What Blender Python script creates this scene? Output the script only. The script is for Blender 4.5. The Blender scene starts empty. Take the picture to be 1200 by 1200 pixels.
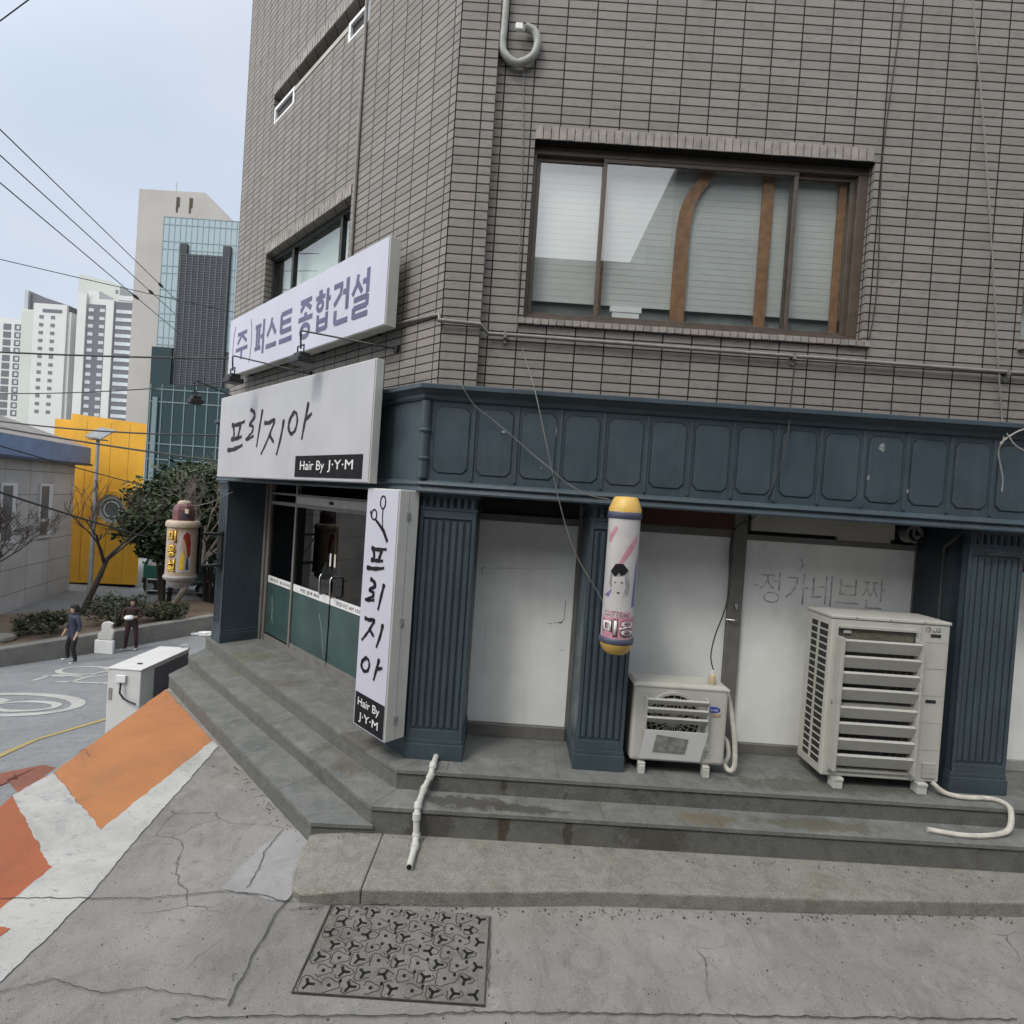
import bpy, bmesh, math, random
from mathutils import Vector, Matrix
random.seed(7)
S = bpy.context.scene
COL = S.collection
R = math.radians
# ------------------------------------------------------------------ camera
CZ, PIT, ROLL, FPX = 2.3, R(0.9), R(3.9), 620.0
cam_d = bpy.data.cameras.new("camera"); cam = bpy.data.objects.new("camera", cam_d); COL.objects.link(cam)
cF = Vector((0, math.cos(PIT), -math.sin(PIT))); u0 = Vector((0, math.sin(PIT), math.cos(PIT))); r0 = Vector((1, 0, 0))
cR = math.cos(ROLL) * r0 + math.sin(ROLL) * u0
cU = math.cos(ROLL) * u0 - math.sin(ROLL) * r0
CP = Vector((0, 0, CZ))
cam.matrix_world = Matrix(((cR.x, cU.x, -cF.x, 0), (cR.y, cU.y, -cF.y, 0), (cR.z, cU.z, -cF.z, CZ), (0, 0, 0, 1)))
cam_d.sensor_width = 36; cam_d.lens = FPX / 1200 * 36; cam_d.clip_start = .05; cam_d.clip_end = 3000
S.camera = cam
# ------------------------------------------------------------------ world, sun, exposure
SUN_EL, SUN_AZ = R(52), R(-140)      # azimuth from +Y towards +X
w = bpy.data.worlds.new("World"); S.world = w; w.use_nodes = True
nt = w.node_tree; nt.nodes.clear()
sky = nt.nodes.new("ShaderNodeTexSky"); sky.sky_type = 'NISHITA'; sky.sun_disc = False
sky.sun_elevation = SUN_EL; sky.sun_rotation = SUN_AZ; sky.air_density = 1.0; sky.dust_density = 3.0; sky.ozone_density = 1.0
tc = nt.nodes.new("ShaderNodeTexCoord")
nz = nt.nodes.new("ShaderNodeTexNoise"); nz.inputs["Scale"].default_value = 1.6; nz.inputs["Detail"].default_value = 5
mp = nt.nodes.new("ShaderNodeMapping"); mp.inputs["Scale"].default_value = (1, 1, 2.2)
nt.links.new(tc.outputs["Generated"], mp.inputs[0]); nt.links.new(mp.outputs[0], nz.inputs[0])
rp = nt.nodes.new("ShaderNodeValToRGB"); rp.color_ramp.elements[0].position = .3; rp.color_ramp.elements[0].color = (5.4, 6.5, 7.9, 1)
rp.color_ramp.elements[1].position = .7; rp.color_ramp.elements[1].color = (6.9, 7.3, 8.2, 1)
nt.links.new(nz.outputs[0], rp.inputs[0])
mx = nt.nodes.new("ShaderNodeMix"); mx.data_type = 'RGBA'; mx.inputs[0].default_value = .85
nt.links.new(sky.outputs[0], mx.inputs[6]); nt.links.new(rp.outputs[0], mx.inputs[7])
# thin cloud glows brighter towards the veiled sun
vd = nt.nodes.new("ShaderNodeVectorMath"); vd.operation = 'DOT_PRODUCT'; nt.links.new(tc.outputs["Generated"], vd.inputs[0])
vd.inputs[1].default_value = (math.sin(SUN_AZ) * math.cos(SUN_EL), math.cos(SUN_AZ) * math.cos(SUN_EL), math.sin(SUN_EL))
gl_ = nt.nodes.new("ShaderNodeMapRange"); gl_.interpolation_type = 'SMOOTHSTEP'; gl_.inputs[1].default_value = .25; gl_.inputs[2].default_value = 1.0; gl_.inputs[3].default_value = 1.0; gl_.inputs[4].default_value = 3.2
nt.links.new(vd.outputs["Value"], gl_.inputs[0])
gc = nt.nodes.new("ShaderNodeMix"); gc.data_type = 'RGBA'; gc.inputs[6].default_value = (1, 1, 1, 1); gc.inputs[7].default_value = (3.5, 3.25, 2.88, 1); gl_.inputs[3].default_value = 0; gl_.inputs[4].default_value = 1
nt.links.new(gl_.outputs[0], gc.inputs[0])
vs = nt.nodes.new("ShaderNodeVectorMath"); vs.operation = 'MULTIPLY'; nt.links.new(mx.outputs[2], vs.inputs[0]); nt.links.new(gc.outputs[2], vs.inputs[1])
bg = nt.nodes.new("ShaderNodeBackground"); bg.inputs[1].default_value = .115
wo = nt.nodes.new("ShaderNodeOutputWorld")
nt.links.new(vs.outputs[0], bg.inputs[0]); nt.links.new(bg.outputs[0], wo.inputs[0])
sd = bpy.data.lights.new("sun", 'SUN'); sd.energy = 1.3; sd.angle = R(12); sd.color = (1, .96, .88)
sun = bpy.data.objects.new("sun", sd); COL.objects.link(sun)
sv = Vector((math.sin(SUN_AZ) * math.cos(SUN_EL), math.cos(SUN_AZ) * math.cos(SUN_EL), math.sin(SUN_EL)))
sun.rotation_euler = sv.to_track_quat('Z', 'Y').to_euler()
S.view_settings.view_transform = 'Standard'; S.view_settings.look = 'None'; S.view_settings.exposure = 0.0; S.view_settings.gamma = 1
S.cycles.max_bounces = 4; S.cycles.diffuse_bounces = 3; S.cycles.glossy_bounces = 2; S.cycles.transparent_max_bounces = 8
S.cycles.caustics_reflective = False; S.cycles.caustics_refractive = False; S.cycles.use_adaptive_sampling = True; S.cycles.adaptive_threshold = .02
S.cycles.use_denoising = True

# ------------------------------------------------------------------ materials
def N(nt, t, **k):
    n = nt.nodes.new(t)
    for a, b in k.items(): setattr(n, a, b)
    return n
def newmat(name):
    m = bpy.data.materials.new(name); m.use_nodes = True
    return m, m.node_tree, m.node_tree.nodes["Principled BSDF"]
def mixc(nt, f, a, b, blend='MIX'):
    x = N(nt, "ShaderNodeMix", data_type='RGBA', blend_type=blend)
    for i, v in ((0, f), (6, a), (7, b)):
        if isinstance(v, (int, float)): x.inputs[i].default_value = v
        elif isinstance(v, tuple): x.inputs[i].default_value = (*v[:3], 1)
        else: nt.links.new(v, x.inputs[i])
    return x.outputs[2]
def noise(nt, vec, sc, det=4, rough=.55, lo=.35, hi=.65, dist=0):
    n = N(nt, "ShaderNodeTexNoise"); n.inputs["Scale"].default_value = sc; n.inputs["Detail"].default_value = det
    n.inputs["Roughness"].default_value = rough; n.inputs["Distortion"].default_value = dist
    if vec is not None: nt.links.new(vec, n.inputs[0])
    mr = N(nt, "ShaderNodeMapRange"); mr.inputs[1].default_value = lo; mr.inputs[2].default_value = hi
    nt.links.new(n.outputs[0], mr.inputs[0]); return mr.outputs[0]
def mathn(nt, op, a, b=None):
    x = N(nt, "ShaderNodeMath", operation=op)
    for i, v in ((0, a), (1, b)):
        if v is None: continue
        if isinstance(v, (int, float)): x.inputs[i].default_value = v
        else: nt.links.new(v, x.inputs[i])
    return x.outputs[0]
def objvec(nt, scale=(1, 1, 1)):
    t = N(nt, "ShaderNodeTexCoord"); m = N(nt, "ShaderNodeMapping"); m.inputs["Scale"].default_value = scale
    nt.links.new(t.outputs["Object"], m.inputs[0]); return m.outputs[0]
def bump(nt, p, h, st=.3, d=.01):
    b = N(nt, "ShaderNodeBump"); b.inputs["Strength"].default_value = st; b.inputs["Distance"].default_value = d
    nt.links.new(h, b.inputs["Height"]); nt.links.new(b.outputs[0], p.inputs["Normal"])
def simple(name, col, rough=.6, var=.12, sc=6, metal=0, spec=.4, dirt=None, dirtamt=.35, dsc=2.5, streak=False, bmp=0, bsc=60):
    m, nt, p = newmat(name)
    v = objvec(nt); f = noise(nt, v, sc)
    c = mixc(nt, f, tuple(x * (1 - var) for x in col), tuple(min(1, x * (1 + var)) for x in col))
    if dirt:
        dv = objvec(nt, (1, 1, .12) if streak else (1, 1, 1))
        d = noise(nt, dv, dsc * (4 if streak else 1), 6, .65, .5, .8)
        d2 = mathn(nt, 'MULTIPLY', d, dirtamt)
        c = mixc(nt, d2, c, dirt)
    nt.links.new(c, p.inputs["Base Color"])
    p.inputs["Roughness"].default_value = rough; p.inputs["Metallic"].default_value = metal; p.inputs["Specular IOR Level"].default_value = spec
    if bmp: bump(nt, p, noise(nt, v, bsc, 3), bmp, .004)
    return m
def bluepaint(name, col):
    m, nt, p = newmat(name); v = objvec(nt)
    a = mixc(nt, noise(nt, v, 2.2, 4, .5), tuple(x * .88 for x in col), tuple(x * 1.1 for x in col))
    a = mixc(nt, mathn(nt, 'MULTIPLY', noise(nt, objvec(nt, (1, 1, .06)), 30, 5, .6, .4, .7), .3), a, tuple(x * 1.35 for x in col))
    a = mixc(nt, mathn(nt, 'MULTIPLY', noise(nt, objvec(nt, (1, 1, .2)), 7, 8, .75, .6, .72), .5), a, (.11, .125, .13))
    a = mixc(nt, mathn(nt, 'MULTIPLY', noise(nt, v, 26, 7, .8, .67, .69), .8), a, (.20, .215, .21))
    a = mixc(nt, mathn(nt, 'MULTIPLY', noise(nt, v, 3.3, 8, .8, .57, .75), .5), a, tuple(x * .45 for x in col))
    nt.links.new(a, p.inputs["Base Color"]); nt.links.new(mathn(nt, 'ADD', mathn(nt, 'MULTIPLY', noise(nt, v, 5, 5), .25), .33), p.inputs["Roughness"])
    p.inputs["Specular IOR Level"].default_value = .4; bump(nt, p, noise(nt, objvec(nt, (1, 1, .15)), 45, 4), .25, .003)
    return m
def brickmat(name, c1, c2, mort, bw=.262, rh=.0783, ms=.0060, off=0.0, zoff=0.0):
    m, nt, p = newmat(name)
    t = N(nt, "ShaderNodeTexCoord"); s = N(nt, "ShaderNodeSeparateXYZ"); nt.links.new(t.outputs["Object"], s.inputs[0])
    c = N(nt, "ShaderNodeCombineXYZ"); nt.links.new(mathn(nt, 'ADD', s.outputs[0], s.outputs[1]), c.inputs[0]); nt.links.new(mathn(nt, 'ADD', s.outputs[2], zoff), c.inputs[1])
    b = N(nt, "ShaderNodeTexBrick"); b.offset = off; b.squash = 1
    b.inputs["Scale"].default_value = 1; b.inputs["Brick Width"].default_value = bw; b.inputs["Row Height"].default_value = rh
    b.inputs["Mortar Size"].default_value = ms; b.inputs["Mortar Smooth"].default_value = .15; b.inputs["Bias"].default_value = 0
    b.inputs["Color1"].default_value = (*c1, 1); b.inputs["Color2"].default_value = (*c2, 1); b.inputs["Mortar"].default_value = (*mort, 1)
    nt.links.new(c.outputs[0], b.inputs[0])
    v = objvec(nt)
    big = noise(nt, v, .7, 3, .5, .3, .7); fine = noise(nt, objvec(nt, (1, 1, 6)), 22, 5, .6, .3, .7)
    col = mixc(nt, mathn(nt, 'MULTIPLY', big, .28), b.outputs[0], (.20, .185, .155))
    col = mixc(nt, mathn(nt, 'MULTIPLY', fine, .28), col, (.55, .53, .5), 'MULTIPLY')
    strk = noise(nt, objvec(nt, (1, 1, .08)), 5, 5, .6, .55, .8)
    col = mixc(nt, mathn(nt, 'MULTIPLY', strk, .35), col, (.6, .58, .55), 'MULTIPLY')
    # smears inside single bricks and pale bloom
    sm_ = noise(nt, objvec(nt, (1, 1, 3.2)), 8, 5, .7, .54, .66); col = mixc(nt, mathn(nt, 'MULTIPLY', sm_, .38), col, tuple(x * .5 for x in c2))
    bl_ = noise(nt, v, 1.1, 6, .7, .58, .78); col = mixc(nt, mathn(nt, 'MULTIPLY', bl_, .3), col, (.42, .40, .35))
    col = mixc(nt, b.outputs[1], col, mort)
    nt.links.new(col, p.inputs["Base Color"]); p.inputs["Roughness"].default_value = .75; p.inputs["Specular IOR Level"].default_value = .25
    h = mathn(nt, 'SUBTRACT', mathn(nt, 'MULTIPLY', fine, .12), b.outputs[1]); bump(nt, p, h, 1.0, .012)
    return m
def stone(name, c, c2, sc=3, speck=.25, stain=(.12, .10, .07), stamt=.5, bmp=.35, spots=()):
    m, nt, p = newmat(name); v = objvec(nt)
    a = mixc(nt, noise(nt, v, sc, 6, .6, .3, .7), c, c2)
    sp = noise(nt, v, 260, 2, .6, .42, .62); a = mixc(nt, mathn(nt, 'MULTIPLY', sp, speck), a, (.35, .35, .33))
    st = noise(nt, v, 1.7, 7, .7, .55, .75, .6); a = mixc(nt, mathn(nt, 'MULTIPLY', st, stamt), a, stain)
    edge = noise(nt, v, 5, 8, .75, .45, .6, 1.2); a = mixc(nt, mathn(nt, 'MULTIPLY', edge, .28), a, tuple(x * .5 for x in c))
    ag = N(nt, "ShaderNodeTexVoronoi"); ag.inputs["Scale"].default_value = 95; nt.links.new(v, ag.inputs[0]); ags = mathn(nt, 'LESS_THAN', ag.outputs[0], .28)
    a = mixc(nt, mathn(nt, 'MULTIPLY', ags, speck * .8), a, (.42, .41, .38))
    pit = noise(nt, v, 45, 3, .6, .68, .74); a = mixc(nt, mathn(nt, 'MULTIPLY', pit, .6), a, (.06, .06, .055))
    for (sx, sy, rx, ry, sc_, amt_) in spots:      # stains with a place and a shape of their own
        mp_ = N(nt, "ShaderNodeMapping"); mp_.inputs["Location"].default_value = (-sx / rx, -(sy - 5) / ry, 0); mp_.inputs["Scale"].default_value = (1 / rx, 1 / ry, 0); nt.links.new(v, mp_.inputs[0])
        ln_ = N(nt, "ShaderNodeVectorMath", operation='LENGTH'); nt.links.new(mp_.outputs[0], ln_.inputs[0])
        f_ = mathn(nt, 'ADD', mathn(nt, 'SUBTRACT', 1.0, ln_.outputs["Value"]), mathn(nt, 'MULTIPLY', mathn(nt, 'SUBTRACT', noise(nt, v, 9, 7, .7, .2, .8), .5), 1.6))
        mr_ = N(nt, "ShaderNodeMapRange"); mr_.inputs[1].default_value = 0; mr_.inputs[2].default_value = .35; nt.links.new(f_, mr_.inputs[0])
        a = mixc(nt, mathn(nt, 'MULTIPLY', mr_.outputs[0], amt_), a, sc_)
    nt.links.new(a, p.inputs["Base Color"]); p.inputs["Roughness"].default_value = .85; p.inputs["Specular IOR Level"].default_value = .25
    bump(nt, p, mathn(nt, 'ADD', noise(nt, v, 120, 4), noise(nt, v, 14, 4)), bmp, .004)
    return m
def groundmat(name, c1, c2, warm, joints=False):
    m, nt, p = newmat(name); v = objvec(nt)
    a = mixc(nt, noise(nt, v, .9, 8, .65, .3, .7, .4), c1, c2)
    a = mixc(nt, mathn(nt, 'MULTIPLY', noise(nt, v, .45, 5, .6, .5, .7), .55), a, warm)
    a = mixc(nt, mathn(nt, 'MULTIPLY', noise(nt, v, 330, 2, .7, .45, .62), .22), a, (.42, .42, .42))
    a = mixc(nt, mathn(nt, 'MULTIPLY', noise(nt, v, 90, 4, .7, .56, .66), .4), a, (.09, .09, .088))
    a = mixc(nt, mathn(nt, 'MULTIPLY', noise(nt, objvec(nt, (1, 1.7, 1)), 13, 5, .7, .64, .68), .75), a, (.065, .063, .06))
    a = mixc(nt, mathn(nt, 'MULTIPLY', noise(nt, objvec(nt, (1.6, 1, 1)), 2.6, 9, .75, .5, .72, 1.5), .5), a, tuple(x * .52 for x in c1))
    a = mixc(nt, mathn(nt, 'MULTIPLY', noise(nt, objvec(nt, (1, 1.3, 1)), 6.5, 8, .8, .57, .66, .8), .45), a, tuple(min(1, x * 1.25) for x in c2))
    vg = N(nt, "ShaderNodeTexVoronoi"); vg.inputs["Scale"].default_value = 60; nt.links.new(v, vg.inputs[0]); a = mixc(nt, mathn(nt, 'MULTIPLY', mathn(nt, 'LESS_THAN', vg.outputs[0], .2), .3), a, (.4, .4, .39))
    vh = N(nt, "ShaderNodeTexVoronoi"); vh.inputs["Scale"].default_value = 23; nt.links.new(v, vh.inputs[0]); a = mixc(nt, mathn(nt, 'MULTIPLY', mathn(nt, 'LESS_THAN', vh.outputs[0], .11), .7), a, (.07, .07, .065))
    # fine crack web that comes and goes
    n2 = N(nt, "ShaderNodeTexNoise"); n2.inputs["Scale"].default_value = 3.5; n2.inputs["Detail"].default_value = 6; nt.links.new(v, n2.inputs[0])
    ad = N(nt, "ShaderNodeMix", data_type='VECTOR'); ad.inputs[0].default_value = .16; nt.links.new(v, ad.inputs[4]); nt.links.new(n2.outputs[1], ad.inputs[5])
    vo = N(nt, "ShaderNodeTexVoronoi", feature='DISTANCE_TO_EDGE'); vo.inputs["Scale"].default_value = 1.5; nt.links.new(ad.outputs[1], vo.inputs[0])
    mr = N(nt, "ShaderNodeMapRange"); mr.inputs[1].default_value = 0; mr.inputs[2].default_value = .009; mr.inputs[3].default_value = 1; mr.inputs[4].default_value = 0
    nt.links.new(vo.outputs[0], mr.inputs[0])
    ck = mathn(nt, 'MULTIPLY', mr.outputs[0], noise(nt, v, .8, 4, .6, .52, .6))
    a = mixc(nt, mathn(nt, 'MULTIPLY', ck, .7), a, (.05, .05, .048))
    if joints:
        b = N(nt, "ShaderNodeTexBrick"); b.inputs["Brick Width"].default_value = .5; b.inputs["Row Height"].default_value = .22; b.inputs["Scale"].default_value = 1; b.inputs["Mortar Size"].default_value = .012
        nt.links.new(v, b.inputs[0]); a = mixc(nt, mathn(nt, 'MULTIPLY', b.outputs[1], .25), a, (.1, .1, .1))
    nt.links.new(a, p.inputs["Base Color"]); p.inputs["Roughness"].default_value = .9; p.inputs["Specular IOR Level"].default_value = .2
    h = mathn(nt, 'SUBTRACT', mathn(nt, 'ADD', noise(nt, v, 150, 4), mathn(nt, 'MULTIPLY', noise(nt, v, 7, 4), 1.4)), mathn(nt, 'MULTIPLY', ck, 3))
    bump(nt, p, h, .45, .005)
    return m
def paintmat(name, col, wear, amt=.85, sc=9):
    m, nt, p = newmat(name); v = objvec(nt)
    a = mixc(nt, noise(nt, v, 2.2, 5, .6), tuple(x * .86 for x in col), col)
    a = mixc(nt, mathn(nt, 'MULTIPLY', noise(nt, objvec(nt, (1, 1.8, 1)), sc, 8, .75, .56, .66), amt), a, wear)
    a = mixc(nt, mathn(nt, 'MULTIPLY', noise(nt, v, 120, 3, .7, .56, .68), .4), a, (.1, .1, .1))
    a = mixc(nt, mathn(nt, 'MULTIPLY', noise(nt, v, 1.3, 8, .75, .45, .75, .8), .5), a, tuple(x * .55 for x in wear))
    a = mixc(nt, mathn(nt, 'MULTIPLY', noise(nt, objvec(nt, (.35, 2.2, 1)), 6, 7, .75, .58, .7), .45), a, wear)
    a = mixc(nt, mathn(nt, 'MULTIPLY', noise(nt, v, 38, 6, .8, .6, .66), .7), a, tuple(x * .7 for x in wear))
    nt.links.new(a, p.inputs["Base Color"]); p.inputs["Roughness"].default_value = .8; p.inputs["Specular IOR Level"].default_value = .25
    bump(nt, p, noise(nt, v, 150, 4), .4, .004)
    return m
def glassmat(name, tint=(.8, .88, .86), refl=1.0, rough=.01, transp=True, back=(.02, .03, .03), ior=1.5):
    m = bpy.data.materials.new(name); m.use_nodes = True; nt = m.node_tree; nt.nodes.clear()
    o = N(nt, "ShaderNodeOutputMaterial"); mxs = N(nt, "ShaderNodeMixShader"); fr = N(nt, "ShaderNodeFresnel"); fr.inputs[0].default_value = ior
    g = N(nt, "ShaderNodeBsdfGlossy"); g.inputs["Roughness"].default_value = rough; g.inputs[0].default_value = (refl, refl, refl, 1)
    if transp: t = N(nt, "ShaderNodeBsdfTransparent"); t.inputs[0].default_value = (*tint, 1)
    else: t = N(nt, "ShaderNodeBsdfDiffuse"); t.inputs[0].default_value = (*back, 1)
    ge = N(nt, 'ShaderNodeNewGeometry'); nt.links.new(mathn(nt, 'MULTIPLY', fr.outputs[0], mathn(nt, 'SUBTRACT', 1.0, ge.outputs['Backfacing'])), mxs.inputs[0]); nt.links.new(t.outputs[0], mxs.inputs[1]); nt.links.new(g.outputs[0], mxs.inputs[2]); nt.links.new(mxs.outputs[0], o.inputs[0])
    return m
def foliage(name, c1, c2, c3):
    m, nt, p = newmat(name); t = N(nt, "ShaderNodeNewGeometry")
    rp = N(nt, "ShaderNodeValToRGB"); e = rp.color_ramp.elements; e[0].color = (*c1, 1); e[1].color = (*c3, 1); x = e.new(.5); x.color = (*c2, 1)
    nt.links.new(t.outputs["Random Per Island"], rp.inputs[0]); nt.links.new(rp.outputs[0], p.inputs["Base Color"])
    p.inputs["Roughness"].default_value = .55; p.inputs["Specular IOR Level"].default_value = .3
    return m
M = {}
M['brick'] = brickmat("brick_tile", (.285, .262, .242), (.235, .215, .198), (.011, .010, .009))
M['soldier'] = simple("brick_soldier", (.27, .245, .225), .75, .2, 9, dirt=(.12, .11, .1))
M['blue'] = bluepaint("blue_paint", (.046, .066, .080))
M['bluedk'] = simple("blue_groove", (.02, .03, .042), .6, .1, 5)
M['white'] = simple("white_board", (.80, .82, .80), .5, .05, 2.5, dirt=(.40, .41, .40), dirtamt=.25, dsc=.8, streak=True, spec=.3)
M['frame'] = simple("door_frame", (.16, .155, .145), .5, .12, 7, dirt=(.09, .085, .075), streak=True)
M['framelt'] = simple("aluminium_frame", (.33, .33, .32), .4, .1, 7, dirt=(.15, .14, .13), streak=True)
M['dark'] = simple("dark_interior", (.022, .022, .022), .7, .3, 3)
M['black'] = simple("black_metal", (.018, .018, .018), .5, .3, 9)
M['step'] = stone("granite_step", (.088, .095, .093), (.17, .175, .165), 4, .3, (.095, .08, .05), .7, spots=[(-.2, 4.30, .45, .10, (.055, .05, .042), .8), (.25, 4.26, .35, .07, (.06, .055, .045), .8), (1.75, 4.30, .35, .10, (.13, .10, .055), .6), (2.7, 4.32, .6, .1, (.09, .08, .05), .6), (-3.4, 7.1, .35, .3, (.11, .10, .055), .45), (-2.6, 6.25, .35, .2, (.11, .085, .055), .35), (-1.3, 4.85, .25, .3, (.09, .065, .045), .45), (2.9, 4.62, 1.0, .12, (.07, .065, .05), .6), (-4.1, 7.3, .3, .3, (.10, .08, .055), .35)])
M['stepedge'] = stone("granite_riser", (.085, .085, .078), (.125, .125, .115), 5, stain=(.06, .05, .035), stamt=.75, spots=[(.1, 4.2, .05, .3, (.05, .035, .02), .8), (.62, 4.2, .04, .3, (.05, .035, .02), .7), (1.3, 4.2, .3, .3, (.055, .05, .04), .6), (-.5, 4.2, .2, .3, (.05, .045, .04), .6)])
M['slab'] = stone("rough_concrete", (.16, .147, .12), (.25, .232, .195), 9, .7, (.12, .115, .08), .6, .9)
M['joint'] = simple("joint_line", (.05, .048, .045), .9, .2, 20)
M['ground'] = groundmat("concrete_ground", (.16, .152, .143), (.285, .272, .258), (.215, .175, .14))
M['road'] = groundmat("asphalt_road", (.17, .18, .19), (.235, .245, .255), (.19, .19, .195), True)
M['pw'] = paintmat("white_paint_ground", (.46, .46, .44), (.25, .25, .25))
M['porange'] = paintmat("orange_paint_ground", (.44, .185, .075), (.32, .20, .12), .6, 6)
M['porange2'] = paintmat("deep_orange_paint", (.37, .115, .055), (.27, .15, .10), .55, 6)
M['pred'] = paintmat("red_brown_paint", (.24, .09, .06), (.2, .13, .11), .5)
M['pyellow'] = paintmat("yellow_paint", (.42, .32, .11), (.26, .255, .24), 1.0, 5)
M['plast'] = stone("pale_plaster", (.26, .258, .258), (.31, .305, .305), 4, .1, (.3, .28, .22), .4, .2)
M['signw'] = simple("sign_white", (.50, .50, .58), .45, .03, 1.5, dirt=(.45, .44, .42), dirtamt=.3, dsc=1, streak=True)
M['signw2'] = simple("sign_grey_white", (.43, .43, .45), .45, .05, 1.5, dirt=(.36, .34, .31), dirtamt=.45, dsc=1, streak=True)
M['signside'] = simple("sign_side", (.52, .52, .49), .45, .05, 4, dirt=(.4, .36, .28), dirtamt=.4, streak=True)
M['signpurple'] = simple("sign_letters", (.14, .13, .215), .8, .1, 4, spec=.15)
M['ink'] = simple("black_ink", (.016, .015, .018), .8, .2, 9, spec=.12)
M['inkbrown'] = simple("dark_brown_ink", (.04, .033, .043), .8, .2, 9, spec=.12)
M['letterw'] = simple("white_letters", (.7, .7, .7), .5, .04, 4)
M['ac'] = simple("ac_cream", (.46, .455, .415), .42, .05, 3, dirt=(.3, .27, .2), dirtamt=.45, dsc=2, streak=True)
M['aclt'] = simple("ac_louver", (.40, .395, .365), .4, .06, 6, dirt=(.3, .27, .22), dirtamt=.4)
M['fin'] = simple("ac_fins", (.17, .155, .12), .6, .4, 90, metal=.2)
M['pvc'] = simple("pvc_white", (.50, .50, .46), .4, .07, 7, dirt=(.3, .28, .22), dirtamt=.5)
M['hose'] = simple("pale_hose", (.48, .46, .41), .7, .15, 15, dirt=(.25, .23, .18))
M['cable'] = simple("grey_cable", (.17, .165, .155), .6, .2, 12)
M['cablelt'] = simple("pale_cable", (.36, .35, .33), .6, .2, 12)
M['cabledk'] = simple("black_cable", (.03, .03, .03), .6, .2, 12)
M['conduit'] = simple("conduit", (.21, .20, .185), .5, .15, 12, dirt=(.15, .14, .12))
M['upipe'] = simple("green_grey_pipe", (.30, .31, .28), .5, .12, 9, dirt=(.16, .16, .14))
M['wood'] = simple("orange_wood", (.25, .125, .055), .5, .22, 14, dirt=(.12, .06, .03), streak=True)
M['brown'] = simple("brown_aluminium", (.085, .065, .05), .45, .15, 8)
M['curtain'] = simple("blind", (.50, .515, .50), .8, .12, .9)
M['redbox'] = simple("dark_red_board", (.07, .025, .018), .6, .2, 4)
M['beige'] = simple("beige_board", (.38, .36, .31), .6, .1, 3)
M['yel'] = simple("yellow_plastic", (.62, .40, .10), .4, .08, 6, dirt=(.3, .2, .08), dirtamt=.3)
M['navyring'] = simple("navy_ring", (.07, .075, .12), .4, .1, 6)
M['polew'] = simple("pole_sleeve", (.50, .48, .48), .3, .06, 7, dirt=(.3, .27, .3), dirtamt=.4)
M['pink'] = simple("faded_pink", (.50, .24, .30), .4, .15, 14)
M['blueinkf'] = simple("faded_blue", (.17, .16, .33), .4, .15, 14)
M['lampcream'] = simple("lamp_cream", (.42, .34, .26), .5, .12, 12, dirt=(.2, .15, .12))
M['lampmar'] = simple("lamp_maroon", (.15, .065, .07), .5, .15, 12)
M['lampgrey'] = simple("lamp_grey", (.26, .245, .235), .5, .12, 9)
M['red'] = simple("red_print", (.26, .03, .02), .5, .15, 12)
M['yprint'] = simple("yellow_print", (.72, .5, .05), .5, .1, 12)
M['skinp'] = simple("skin_print", (.5, .34, .22), .5, .1, 12)
M['glass'] = glassmat("clear_glass", (.72, .78, .77))
M['glassA'] = glassmat("window_glass", (.965, .98, .975), 1.0, .01, ior=2.2)
M['dglass'] = glassmat("door_glass", (.55, .58, .58), .8)
M['film'] = simple("green_film", (.036, .070, .068), .3, .3, 1.2, spec=.5)
M['towerglass'] = glassmat("tower_glass", refl=.8, transp=False, back=(.26, .33, .35), rough=.08)
M['towerglassd'] = glassmat("tower_glass_dark", refl=.4, transp=False, back=(.016, .035, .04), rough=.08, ior=1.45)
M['towerbeige'] = simple("tower_beige", (.345, .325, .30), .8, .05, .15)
M['louver'] = simple("tower_louver", (.018, .023, .028), .6, .15, .5)
M['louverlt'] = simple("tower_louver_fin", (.065, .075, .085), .5, .1, .5)
M['aptw'] = simple("apartment_white", (.52, .52, .50), .8, .04, .05)
M['aptg'] = simple("apartment_grey", (.38, .39, .385), .8, .05, .05)
M['aptd'] = simple("apartment_dark", (.13, .13, .145), .8, .06, .05)
M['aptgreen'] = simple("apartment_pale_green", (.45, .47, .43), .8, .04, .05)
M['aptwin'] = simple("apartment_window", (.12, .13, .14), .3, .2, .3)
M['aptwinl'] = simple("apartment_window_pale", (.42, .45, .46), .3, .15, .3)
M['yellowwall'] = simple("yellow_wall", (.66, .34, .025), .6, .08, .8, dirt=(.36, .19, .03), dirtamt=.4, dsc=.6, streak=True)
M['greytile'] = brickmat("grey_panel_wall", (.68, .65, .62), (.60, .575, .55), (.22, .21, .19), 1.7, .95, .012)
M['roofgrey'] = simple("roof_shingle", (.20, .185, .175), .8, .2, 2.5)
M['fascia'] = simple("blue_fascia", (.13, .21, .36), .5, .12, 2)
M['bark'] = simple("bark", (.06, .048, .04), .9, .25, 8)
M['barklt'] = simple("pale_bark", (.16, .135, .11), .9, .25, 8)
M['leaf'] = foliage("leaves", (.014, .03, .012), (.03, .052, .02), (.065, .08, .035))
M['leaf2'] = foliage("shrub_leaves", (.02, .028, .014), (.04, .05, .024), (.07, .075, .04))
M['soil'] = stone("planter_soil", (.12, .085, .055), (.17, .12, .08), 4, .2)
M['kerb'] = stone("kerb_stone", (.17, .165, .15), (.23, .22, .2), 1.5, .2)
M['truck'] = simple("truck_green", (.04, .16, .12), .4, .1, 3)
M['navy'] = simple("navy_jacket", (.035, .042, .07), .85, .3, 14)
M['maroon'] = simple("dark_maroon_cloth", (.035, .018, .02), .85, .3, 14)
M['skin'] = simple("skin", (.42, .27, .2), .6, .05, 9)
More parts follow.
